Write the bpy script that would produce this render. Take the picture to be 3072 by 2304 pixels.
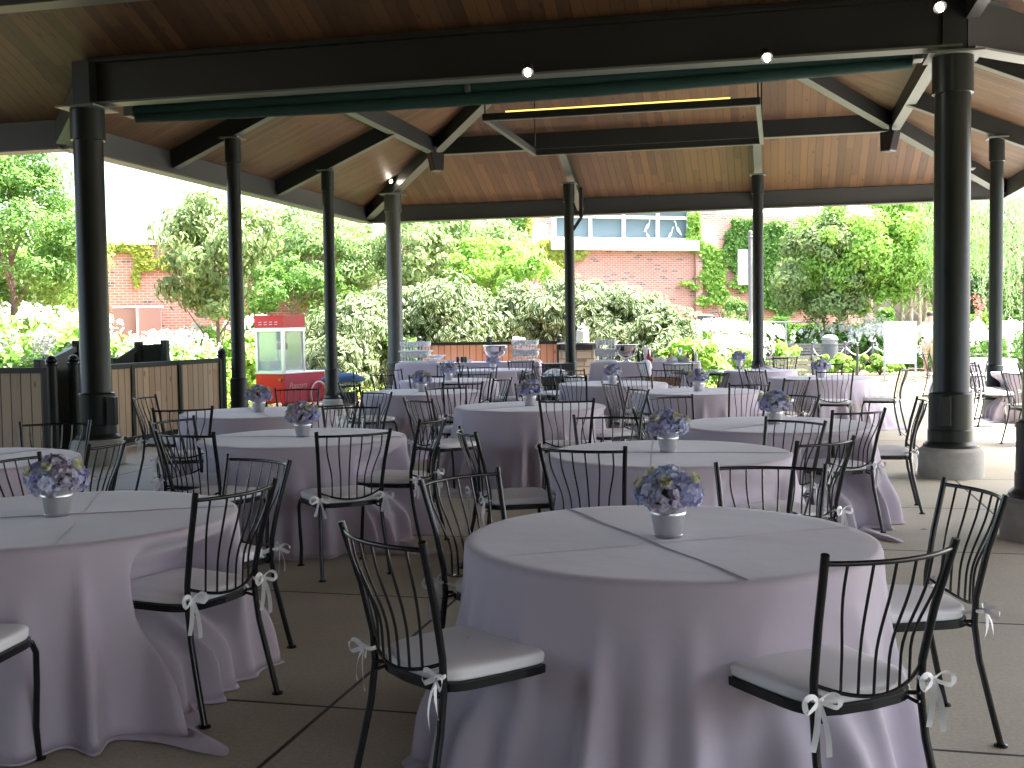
import bpy, bmesh, math, random
import numpy as np
from mathutils import Vector, Matrix
PI=math.pi; rad=math.radians
for o in list(bpy.data.objects): bpy.data.objects.remove(o)
S=bpy.context.scene; COL=S.collection
# ------------------------------------------------------------ camera, sky, sun, exposure
F=3333.; PITCH=rad(2.9); ROLL=rad(0.8); HC=1.55; TH=rad(13.5)
cam=bpy.data.cameras.new('camera'); co=bpy.data.objects.new('camera',cam); COL.objects.link(co)
cam.sensor_width=36; cam.lens=36*F/3072; cam.clip_start=.05; cam.clip_end=600
co.matrix_world=Matrix.Translation((0,0,HC))@Matrix.Rotation(PI/2-PITCH,4,'X')@Matrix.Rotation(-ROLL,4,'Z')
S.camera=co
SUN_EL=rad(64); SUN_AZ=rad(80)      # azimuth clockwise from +Y
W=bpy.data.worlds.new('World'); S.world=W; W.use_nodes=True
nt=W.node_tree; bg=nt.nodes['Background']; sk=nt.nodes.new('ShaderNodeTexSky')
sk.sky_type='NISHITA'; sk.sun_disc=False; sk.sun_elevation=SUN_EL; sk.sun_rotation=SUN_AZ
sk.air_density=1.0; sk.dust_density=6.0; sk.ozone_density=1.0
nt.links.new(sk.outputs[0],bg.inputs[0]); bg.inputs[1].default_value=.15
sl=bpy.data.lights.new('sun','SUN'); sl.energy=3.4; sl.angle=rad(.6); sl.color=(1,.96,.9)
so=bpy.data.objects.new('sun',sl); COL.objects.link(so)
sd=Vector((math.sin(SUN_AZ)*math.cos(SUN_EL),math.cos(SUN_AZ)*math.cos(SUN_EL),math.sin(SUN_EL)))
so.rotation_euler=sd.to_track_quat('Z','Y').to_euler()
S.view_settings.view_transform='Standard'; S.view_settings.look='None'
S.view_settings.exposure=3.12; S.view_settings.gamma=1
S.render.engine='CYCLES'
try:
    S.cycles.max_bounces=8; S.cycles.diffuse_bounces=4; S.cycles.transparent_max_bounces=12
    S.cycles.sample_clamp_indirect=6
except Exception: pass
# ------------------------------------------------------------ pixel helpers (photo pixels, 3072 wide) -> world points
def ray(px,py):
    a=(px-1536)/F;b=-(py-1152)/F
    a0=a*math.cos(ROLL)+b*math.sin(ROLL);b0=-a*math.sin(ROLL)+b*math.cos(ROLL)
    y=math.cos(PITCH)+b0*math.sin(PITCH);z=-math.sin(PITCH)+b0*math.cos(PITCH)
    return a0/y,z/y
def at(px,py,d):
    x,s=ray(px,py); return Vector((x*d,d,HC+s*d))
def L2W(U,V,z=0): return Vector((U*math.cos(TH)+V*math.sin(TH),-U*math.sin(TH)+V*math.cos(TH),z))
# ------------------------------------------------------------ materials
MATS={}
def mat(name,col,rough=.6,metal=0,spec=.5,**k):
    if name in MATS: return MATS[name]
    m=bpy.data.materials.new(name); m.use_nodes=True; n=m.node_tree.nodes; l=m.node_tree.links
    p=n['Principled BSDF']; p.inputs['Base Color'].default_value=(*col,1); p.inputs['Roughness'].default_value=rough
    p.inputs['Metallic'].default_value=metal; p.inputs['Specular IOR Level'].default_value=spec
    if k.get('emit'):
        p.inputs['Emission Color'].default_value=(*k['emit'],1); p.inputs['Emission Strength'].default_value=k.get('es',1)
    if k.get('trans'): p.inputs['Transmission Weight'].default_value=k['trans']; p.inputs['IOR'].default_value=k.get('ior',1.45)
    if k.get('sheen'): p.inputs['Sheen Weight'].default_value=k['sheen']
    var=k.get('var',0)
    if var:
        tc=n.new('ShaderNodeTexCoord'); no=n.new('ShaderNodeTexNoise'); no.inputs['Scale'].default_value=k.get('vs',3.); no.inputs['Detail'].default_value=6
        l.new(tc.outputs['Object'],no.inputs['Vector'])
        r=n.new('ShaderNodeMapRange'); r.inputs[1].default_value=.3; r.inputs[2].default_value=.7; r.inputs[3].default_value=1-var; r.inputs[4].default_value=1+var
        l.new(no.outputs['Fac'],r.inputs[0])
        x=n.new('ShaderNodeVectorMath'); x.operation='SCALE'; x.inputs[0].default_value=col; l.new(r.outputs[0],x.inputs['Scale'])
        l.new(x.outputs[0],p.inputs['Base Color'])
    if k.get('bump'):
        tc=n.new('ShaderNodeTexCoord'); no=n.new('ShaderNodeTexNoise'); no.inputs['Scale'].default_value=k.get('bs',60); no.inputs['Detail'].default_value=5
        l.new(tc.outputs['Object'],no.inputs['Vector']); b=n.new('ShaderNodeBump'); b.inputs['Strength'].default_value=k['bump']; b.inputs['Distance'].default_value=k.get('bd',.01)
        l.new(no.outputs['Fac'],b.inputs['Height']); l.new(b.outputs[0],p.inputs['Normal'])
    MATS[name]=m; return m
def rgb(h):
    c=[int(h[i:i+2],16)/255 for i in (0,2,4)]; return tuple(x/12.92 if x<=.04045 else ((x+.055)/1.055)**2.4 for x in c)
def N(m,t,**k):
    n=m.node_tree.nodes.new(t)
    for a,b in k.items(): setattr(n,a,b)
    return n
def planks(name,c1,c2,width,groove=.03,rough=.55,knots=True,grey=None):
    """boards: UV.x runs across boards in metres, UV.y along them"""
    m=mat(name,c1,rough); n=m.node_tree.nodes; l=m.node_tree.links; p=n['Principled BSDF']
    uvn=N(m,'ShaderNodeUVMap'); sp=N(m,'ShaderNodeSeparateXYZ'); l.new(uvn.outputs[0],sp.inputs[0])
    dv=N(m,'ShaderNodeMath',operation='DIVIDE'); l.new(sp.outputs[0],dv.inputs[0]); dv.inputs[1].default_value=width
    fl=N(m,'ShaderNodeMath',operation='FLOOR'); l.new(dv.outputs[0],fl.inputs[0])
    fr=N(m,'ShaderNodeMath',operation='FRACT'); l.new(dv.outputs[0],fr.inputs[0])
    wn=N(m,'ShaderNodeTexWhiteNoise',noise_dimensions='1D'); l.new(fl.outputs[0],wn.inputs['W'])
    # shift along length per board so that grain and butt joints differ
    ofs=N(m,'ShaderNodeMath',operation='MULTIPLY_ADD'); l.new(wn.outputs[0],ofs.inputs[0]); ofs.inputs[1].default_value=17.; l.new(sp.outputs[1],ofs.inputs[2])
    d2=N(m,'ShaderNodeMath',operation='DIVIDE'); l.new(ofs.outputs[0],d2.inputs[0]); d2.inputs[1].default_value=2.6
    f2=N(m,'ShaderNodeMath',operation='FLOOR'); l.new(d2.outputs[0],f2.inputs[0])
    cb=N(m,'ShaderNodeCombineXYZ'); l.new(fl.outputs[0],cb.inputs[0]); l.new(f2.outputs[0],cb.inputs[1])
    w2=N(m,'ShaderNodeTexWhiteNoise',noise_dimensions='2D'); l.new(cb.outputs[0],w2.inputs['Vector'])
    cv=N(m,'ShaderNodeCombineXYZ'); l.new(sp.outputs[0],cv.inputs[0]); l.new(ofs.outputs[0],cv.inputs[1]); l.new(fl.outputs[0],cv.inputs[2])
    mp=N(m,'ShaderNodeMapping'); mp.inputs['Scale'].default_value=(40,2.2,1); l.new(cv.outputs[0],mp.inputs[0])
    gn=N(m,'ShaderNodeTexNoise'); gn.inputs['Scale'].default_value=1; gn.inputs['Detail'].default_value=6; gn.inputs['Distortion'].default_value=.6; l.new(mp.outputs[0],gn.inputs['Vector'])
    a=N(m,'ShaderNodeMath',operation='MULTIPLY_ADD'); l.new(gn.outputs['Fac'],a.inputs[0]); a.inputs[1].default_value=.8; a.inputs[2].default_value=-.4
    b=N(m,'ShaderNodeMath',operation='ADD'); l.new(a.outputs[0],b.inputs[0]); l.new(w2.outputs[0],b.inputs[1])
    rp=N(m,'ShaderNodeValToRGB'); rp.color_ramp.elements[0].color=(*c2,1); rp.color_ramp.elements[1].color=(*c1,1)
    if grey: e=rp.color_ramp.elements.new(.5); e.color=(*grey,1)
    l.new(b.outputs[0],rp.inputs[0]); colr=rp.outputs[0]
    if knots:
        mk=N(m,'ShaderNodeMapping'); mk.inputs['Scale'].default_value=(7,2.4,1); l.new(cv.outputs[0],mk.inputs[0])
        vo=N(m,'ShaderNodeTexVoronoi'); vo.inputs['Scale'].default_value=1; l.new(mk.outputs[0],vo.inputs['Vector'])
        r=N(m,'ShaderNodeMapRange'); l.new(vo.outputs['Distance'],r.inputs[0]); r.inputs[1].default_value=.07; r.inputs[2].default_value=.16; r.inputs[3].default_value=.35; r.inputs[4].default_value=1.
        mx=N(m,'ShaderNodeVectorMath',operation='SCALE'); l.new(colr,mx.inputs[0]); l.new(r.outputs[0],mx.inputs['Scale']); colr=mx.outputs[0]
    # grooves between boards
    pp=N(m,'ShaderNodeMath',operation='PINGPONG'); l.new(fr.outputs[0],pp.inputs[0]); pp.inputs[1].default_value=.5
    g=N(m,'ShaderNodeMapRange'); l.new(pp.outputs[0],g.inputs[0]); g.inputs[1].default_value=groove*.4; g.inputs[2].default_value=groove*1.3
    mx=N(m,'ShaderNodeMix',data_type='RGBA'); l.new(g.outputs[0],mx.inputs[0]); mx.inputs[6].default_value=(.012,.008,.006,1); l.new(colr,mx.inputs[7])
    l.new(mx.outputs[2],p.inputs['Base Color'])
    bp=N(m,'ShaderNodeBump'); bp.inputs['Distance'].default_value=.006; bp.inputs['Strength'].default_value=.8; l.new(g.outputs[0],bp.inputs['Height']); l.new(bp.outputs[0],p.inputs['Normal'])
    return m
def leafmat(name,c1,c2,margin=None,trans=.35,mw=.30):
    if name in MATS: return MATS[name]
    m=bpy.data.materials.new(name); m.use_nodes=True; n=m.node_tree.nodes; l=m.node_tree.links; n.clear()
    out=N(m,'ShaderNodeOutputMaterial'); geo=N(m,'ShaderNodeNewGeometry')
    mx=N(m,'ShaderNodeMix',data_type='RGBA'); l.new(geo.outputs['Random Per Island'],mx.inputs[0]); mx.inputs[6].default_value=(*c1,1); mx.inputs[7].default_value=(*c2,1)
    colr=mx.outputs[2]
    if margin:
        uvn=N(m,'ShaderNodeUVMap'); sp=N(m,'ShaderNodeSeparateXYZ'); l.new(uvn.outputs[0],sp.inputs[0])
        r=N(m,'ShaderNodeMapRange'); l.new(sp.outputs[0],r.inputs[0]); r.inputs[1].default_value=mw; r.inputs[2].default_value=mw+.12
        m2=N(m,'ShaderNodeMix',data_type='RGBA'); l.new(r.outputs[0],m2.inputs[0]); l.new(colr,m2.inputs[6]); m2.inputs[7].default_value=(*margin,1); colr=m2.outputs[2]
    d=N(m,'ShaderNodeBsdfPrincipled'); d.inputs['Roughness'].default_value=.5; d.inputs['Specular IOR Level'].default_value=.35; l.new(colr,d.inputs['Base Color'])
    t=N(m,'ShaderNodeBsdfTranslucent'); l.new(colr,t.inputs[0]); ms=N(m,'ShaderNodeMixShader'); ms.inputs[0].default_value=trans
    l.new(d.outputs[0],ms.inputs[1]); l.new(t.outputs[0],ms.inputs[2]); l.new(ms.outputs[0],out.inputs[0]); MATS[name]=m; return m
def brickmat(name,c1,c2,mortar,dark):
    m=mat(name,c1,.85); n=m.node_tree.nodes; l=m.node_tree.links; p=n['Principled BSDF']
    uvn=N(m,'ShaderNodeUVMap'); b=N(m,'ShaderNodeTexBrick'); l.new(uvn.outputs[0],b.inputs['Vector'])
    b.inputs['Scale'].default_value=1; b.inputs['Brick Width'].default_value=.225; b.inputs['Row Height'].default_value=.078; b.inputs['Mortar Size'].default_value=.007
    b.inputs['Mortar Smooth'].default_value=.1; b.inputs['Bias'].default_value=0
    b.inputs['Color1'].default_value=(*c1,1); b.inputs['Color2'].default_value=(*c2,1); b.inputs['Mortar'].default_value=(*mortar,1)
    # a few dark burnt bricks
    sp=N(m,'ShaderNodeSeparateXYZ'); l.new(uvn.outputs[0],sp.inputs[0])
    r=N(m,'ShaderNodeMath',operation='DIVIDE'); l.new(sp.outputs[1],r.inputs[0]); r.inputs[1].default_value=.078
    rf=N(m,'ShaderNodeMath',operation='FLOOR'); l.new(r.outputs[0],rf.inputs[0])
    c=N(m,'ShaderNodeMath',operation='DIVIDE'); l.new(sp.outputs[0],c.inputs[0]); c.inputs[1].default_value=.225
    hf=N(m,'ShaderNodeMath',operation='MULTIPLY'); l.new(rf.outputs[0],hf.inputs[0]); hf.inputs[1].default_value=.5
    hr=N(m,'ShaderNodeMath',operation='FRACT'); l.new(hf.outputs[0],hr.inputs[0])
    ca=N(m,'ShaderNodeMath',operation='ADD'); l.new(c.outputs[0],ca.inputs[0]); l.new(hr.outputs[0],ca.inputs[1])
    cf=N(m,'ShaderNodeMath',operation='FLOOR'); l.new(ca.outputs[0],cf.inputs[0])
    cb=N(m,'ShaderNodeCombineXYZ'); l.new(cf.outputs[0],cb.inputs[0]); l.new(rf.outputs[0],cb.inputs[1])
    w=N(m,'ShaderNodeTexWhiteNoise',noise_dimensions='2D'); l.new(cb.outputs[0],w.inputs['Vector'])
    g=N(m,'ShaderNodeMath',operation='GREATER_THAN'); l.new(w.outputs[0],g.inputs[0]); g.inputs[1].default_value=.93
    inv=N(m,'ShaderNodeMath',operation='SUBTRACT'); inv.inputs[0].default_value=1; l.new(b.outputs['Fac'],inv.inputs[1])
    gm=N(m,'ShaderNodeMath',operation='MULTIPLY'); l.new(g.outputs[0],gm.inputs[0]); l.new(inv.outputs[0],gm.inputs[1])
    mx=N(m,'ShaderNodeMix',data_type='RGBA'); l.new(gm.outputs[0],mx.inputs[0]); l.new(b.outputs['Color'],mx.inputs[6]); mx.inputs[7].default_value=(*dark,1)
    l.new(mx.outputs[2],p.inputs['Base Color'])
    bp=N(m,'ShaderNodeBump'); bp.invert=True; bp.inputs['Distance'].default_value=.006; l.new(b.outputs['Fac'],bp.inputs['Height']); l.new(bp.outputs[0],p.inputs['Normal'])
    return m
CLOTH=mat('lilac_cloth',(.47,.415,.485),.8,sheen=.35,bump=.30,bs=7,bd=.012)
IRON=mat('black_iron',(.006,.008,.009),.26,spec=.5)
CUSH=mat('white_cushion',(.80,.79,.80),.85,bump=.25,bs=14,bd=.006)
RIB=mat('white_ribbon',(.85,.85,.85),.6)
DKGREEN=mat('dark_green_paint',(.006,.016,.014),.42)
COLM=mat('column_paint',(.012,.016,.014),.34,spec=.28,var=.15,vs=1.5)
COLG=mat('column_paint_grey',(.045,.052,.047),.42,var=.15,vs=1.5)
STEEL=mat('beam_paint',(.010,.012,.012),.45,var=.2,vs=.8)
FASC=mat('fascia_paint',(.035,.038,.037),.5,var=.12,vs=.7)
FLAN=mat('flange_paint_bounce',(.095,.11,.095),.5)  # paler tone; on undersides it carries light bounced off the ground
GRN=mat('awning_fabric',(.003,.033,.029),.8,bump=.5,bs=7,bd=.03)
CONC=mat('pedestal_concrete',(.33,.32,.29),.9,var=.12,vs=9,bump=.4,bs=50)
WOODC=planks('ceiling_boards',(.108,.054,.022),(.050,.025,.012),.14,grey=(.080,.043,.020))
WOODF=planks('fence_boards',(.50,.35,.21),(.36,.23,.13),.145,groove=.05,grey=(.44,.32,.20))
METAL=mat('galvanised_tin',(.62,.64,.66),.33,metal=.85,var=.08,vs=20)
SILVER=mat('silver',(.80,.78,.76),.12,metal=1)
ALU=mat('aluminium_trim',(.75,.76,.78),.3,metal=.6)
GLASS=mat('clear_glass',(.95,.98,.98),.03,trans=1,ior=1.3)
GLASSW=mat('glassware',(.93,.96,.97),.08,trans=.35,ior=1.4)
WHITE=mat('white_paint',(.80,.80,.79),.5)
CREAM=mat('cream_stucco',(.74,.72,.66),.8,var=.05,vs=.6)
RED=mat('red_enamel',(.62,.014,.016),.35)
RED2=mat('dark_red_enamel',(.40,.022,.045),.4)
BRICK=brickmat('red_brick',(.46,.185,.13),(.53,.24,.175),(.60,.55,.50),(.17,.12,.12))
BLACK=mat('black_plastic',(.012,.012,.014),.4)
# ------------------------------------------------------------ mesh helpers
def tag(o,label=None,cat=None,group=None,kind=None):
    if label: o['label']=label
    if cat: o['category']=cat
    if group: o['group']=group
    if kind: o['kind']=kind
    return o
def empty(name,loc=(0,0,0),rz=0,label=None,cat=None,group=None,parent=None):
    o=bpy.data.objects.new(name,None); COL.objects.link(o); o.location=loc; o.rotation_euler=(0,0,rz); o.empty_display_size=.1
    if parent: o.parent=parent
    return tag(o,label,cat,group)
class MB:
    def __init__(s): s.v=[]; s.f=[]; s.uv=[]; s.hasuv=False
    def add(s,vs,fs,uvs=None):
        b=len(s.v); s.v+= [tuple(x) for x in vs]; s.f+=[tuple(b+i for i in f) for f in fs]
        if uvs is None: s.uv+=[[(0,0)]*len(f) for f in fs]
        else: s.uv+=uvs; s.hasuv=True
        return s
    def box(s,c,d,rz=0,M=None,uvdir=None):
        x,y,z=d[0]/2,d[1]/2,d[2]/2
        vs=[Vector((a*x,b*y,e*z)) for a in(-1,1) for b in(-1,1) for e in(-1,1)]
        R=Matrix.Rotation(rz,3,'Z') if M is None else M
        vs=[R@v+Vector(c) for v in vs]
        fs=[(0,1,3,2),(4,6,7,5),(0,4,5,1),(2,3,7,6),(0,2,6,4),(1,5,7,3)]
        return s.add(vs,fs)
    def beam(s,a,b,w,h,up=(0,0,1),drop=0):
        """box beam between a and b, width w, height h (perpendicular), centred; drop shifts along -up"""
        a=Vector(a);b=Vector(b);d=(b-a).normalized();u=Vector(up);r=d.cross(u).normalized();u=r.cross(d).normalized()
        vs=[]
        for p in(a,b):
            for i in(-1,1):
                for j in(0,1): vs.append(p+r*(w/2*i)+u*(h*(j-.5)-drop))
        return s.add(vs,[(0,1,3,2),(4,6,7,5),(0,4,5,1),(2,3,7,6),(0,2,6,4),(1,5,7,3)])
    def tube(s,path,rads,n=8,caps=True,closed=False,flat=1.):
        P=[Vector(p) for p in path]; m=len(P)
        if not hasattr(rads,'__len__'): rads=[rads]*m
        T=[]
        for i in range(m):
            if closed: t=P[(i+1)%m]-P[i-1]
            else: t=P[min(i+1,m-1)]-P[max(i-1,0)]
            T.append(t.normalized())
        u=Vector((0,0,1)) if abs(T[0].z)<.9 else Vector((1,0,0))
        u=(u-T[0]*u.dot(T[0])).normalized(); vs=[]
        for i in range(m):
            if i: u=(u-T[i]*u.dot(T[i])).normalized()
            w=T[i].cross(u)
            for k in range(n):
                a=2*PI*k/n; vs.append(P[i]+u*(math.cos(a)*rads[i])+w*(math.sin(a)*rads[i]*flat))
        fs=[]
        for i in range(m if closed else m-1):
            j=(i+1)%m
            for k in range(n): fs.append((i*n+k,i*n+(k+1)%n,j*n+(k+1)%n,j*n+k))
        if caps and not closed: fs+= [tuple(range(n))[::-1],tuple((m-1)*n+k for k in range(n))]
        return s.add(vs,fs)
    def lathe(s,prof,n=24,c=(0,0,0),caps=True):
        vs=[];c=Vector(c)
        for r,z in prof:
            for k in range(n): a=2*PI*k/n; vs.append(c+Vector((r*math.cos(a),r*math.sin(a),z)))
        fs=[(i*n+k,i*n+(k+1)%n,(i+1)*n+(k+1)%n,(i+1)*n+k) for i in range(len(prof)-1) for k in range(n)]
        if caps: fs+=[tuple(range(n))[::-1],tuple((len(prof)-1)*n+k for k in range(n))]
        return s.add(vs,fs)
    def poly(s,vs,uvs=None): return s.add(vs,[tuple(range(len(vs)))],[uvs] if uvs else None)
    def prism(s,pts,thick):
        """planar polygon extruded by vector thick"""
        n=len(pts);t=Vector(thick);vs=[Vector(p) for p in pts]+[Vector(p)+t for p in pts]
        return s.add(vs,[tuple(range(n))[::-1],tuple(range(n,2*n))]+[(i,(i+1)%n,n+(i+1)%n,n+i) for i in range(n)])
    def grid(s,rows,closed=True,uvf=None):
        m=len(rows);n=len(rows[0]);vs=[p for r in rows for p in r];fs=[]
        for i in range(m-1):
            for k in range(n if closed else n-1): fs.append((i*n+k,i*n+(k+1)%n,(i+1)*n+(k+1)%n,(i+1)*n+k))
        return s.add(vs,fs)
    def build(s,name,m,parent=None,smooth=False,bevel=0,loc=None,rz=0):
        me=bpy.data.meshes.new(name); me.from_pydata(s.v,[],s.f)
        if s.hasuv:
            ul=me.uv_layers.new(name='UVMap'); flat=[c for f in s.uv for c in f]; ul.data.foreach_set('uv',[x for c in flat for x in c])
        bm=bmesh.new(); bm.from_mesh(me); bmesh.ops.recalc_face_normals(bm,faces=bm.faces)
        bm.to_mesh(me); bm.free()
        if smooth:
            me.polygons.foreach_set('use_smooth',[True]*len(me.polygons))
            if smooth!='all':
                try: me.set_sharp_from_angle(angle=rad(smooth if smooth is not True else 40))
                except Exception: pass
        me.materials.append(m); o=bpy.data.objects.new(name,me); COL.objects.link(o)
        if parent: o.parent=parent
        if loc is not None: o.location=loc
        o.rotation_euler.z=rz
        if bevel:
            b=o.modifiers.new('b','BEVEL'); b.width=bevel; b.segments=2; b.limit_method='ANGLE'
        return o
def kids(o): return [c for c in bpy.data.objects if c.parent==o]
def proto_tree(o):
    """collect (object, children) once so copying is quick"""
    return (o,[proto_tree(c) for c in o.children])
def copy_tree(t,parent=None):
    o,ch=t; c=o.copy(); COL.objects.link(c)
    if parent is not None: c.parent=parent
    for x in ch: copy_tree(x,c)
    return c
# numpy leaves -------------------------------------------------
def leaf_mesh(name,C,Nn,size,m,parent=None,aspect=.45,droop=0.,seed=0,shape=6,dirv=None,fold=.25):
    """C centres (n,3), Nn outward normals (n,3); each leaf a six-sided blade folded along its rib. UV.x = distance from rib (0 centre .. 1 margin)"""
    rng=np.random.default_rng(seed); n=len(C); C=np.asarray(C,float); Nn=np.asarray(Nn,float)
    sz=size*rng.uniform(.65,1.25,n)[:,None]
    d=rng.normal(size=(n,3)) if dirv is None else np.asarray(dirv,float)+rng.normal(size=(n,3))*.35
    d[:,2]-=droop
    Nn=Nn+rng.normal(size=(n,3))*.45; Nn/=np.linalg.norm(Nn,axis=1)[:,None]+1e-9
    d-=Nn*(d*Nn).sum(1)[:,None]; d/=np.linalg.norm(d,axis=1)[:,None]+1e-9
    w=np.cross(Nn,d)
    if shape==6:
        prof=[(-.5,0,0),(-.22,.5,1),(.18,.46,1),(.5,0,0),(.18,-.46,1),(-.22,-.5,1)]
        V=np.stack([C+d*sz*a+w*sz*aspect*b+Nn*sz*(fold*abs(b)*aspect*2 if a<.4 else -.12) for a,b,u in prof],1)
        nv=6; faces=[(0,3,2,1),(0,5,4,3)]
        uvs=[0,1,1,0,1,1]
    else:
        prof=[(-.5,0),(0,.5),(.5,0),(0,-.5)]
        V=np.stack([C+d*sz*a+w*sz*aspect*b+Nn*sz*.1*(1 if b else 0) for a,b in prof],1); nv=4; faces=[(0,1,2,3)]; uvs=[0,1,0,1]
    me=bpy.data.meshes.new(name); nf=len(faces)
    me.vertices.add(n*nv); me.vertices.foreach_set('co',V.reshape(-1).astype(np.float32))
    idx=(np.arange(n)[:,None,None]*nv+np.array(faces)[None]).reshape(-1)
    me.loops.add(len(idx)); me.loops.foreach_set('vertex_index',idx.astype(np.int32))
    me.polygons.add(n*nf); me.polygons.foreach_set('loop_start',np.arange(0,len(idx),4,dtype=np.int32))
    try: me.polygons.foreach_set('loop_total',np.full(n*nf,4,dtype=np.int32))
    except Exception: pass
    me.update(); ul=me.uv_layers.new(name='UVMap')
    u=np.zeros((len(idx),2),np.float32); u[:,0]=np.array(uvs)[idx%nv]; u[:,1]=.5; ul.data.foreach_set('uv',u.reshape(-1))
    me.validate(); me.materials.append(m); o=bpy.data.objects.new(name,me); COL.objects.link(o)
    if parent: o.parent=parent
    return o
def blobs(center,radii,nb,per,seed,bs=.32,shell=.55,flat=1.,zmin=None,squash=1.):
    """leaf centres on a cloud of small blobs filling an ellipsoid"""
    rng=np.random.default_rng(seed); r=np.asarray(radii,float); C=[];NN=[]
    for i in range(nb):
        v=rng.normal(size=3); v/=np.linalg.norm(v); q=v*(shell+(1-shell)*rng.random()**.5)*r*rng.uniform(.8,1.02)
        br=bs*rng.uniform(.6,1.3)*min(r.min()*1.,1.4)
        p=rng.normal(size=(per,3)); p/=np.linalg.norm(p,axis=1)[:,None]
        rr=rng.random(per)[:,None]**.45
        pts=q+p*rr*br*np.array([1,1,flat]); C.append(pts); nn=p+v*.5+np.array([0,0,.35]); NN.append(nn)
    C=np.concatenate(C)+np.asarray(center); NN=np.concatenate(NN)
    if zmin is not None:
        k=C[:,2]>zmin; C=C[k];NN=NN[k]
    return C,NN
# ------------------------------------------------------------ ground and floor
def gm_noise(name,col,sc,var,rough=.95): return mat(name,col,rough,var=var,vs=sc,bump=.5,bs=sc*8,bd=.02)
def flatmesh(name,pts,z,m,uv=True,kind='structure'):
    b=MB(); P=[Vector((p[0],p[1],z)) for p in pts]; b.add(P,[tuple(range(len(P)))],[[(p[0],p[1]) for p in pts]])
    o=b.build(name,m); tag(o,kind=kind); return o
LAWN=gm_noise('garden_soil',(.10,.085,.045),1.3,.35)
MULCH=gm_noise('bark_mulch',(.30,.17,.12),6,.5)
PAVE=mat('pale_paving',(.62,.60,.56),.85,var=.06,vs=1.5,bump=.2,bs=30)
g=flatmesh('ground',[(-250,-60),(250,-60),(250,400),(-250,400)],-.05,LAWN)
flatmesh('mulch_bed',[(-16,19.5),(2.5,23),(5.0,31),(-16,31)],-.035,MULCH)
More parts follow.
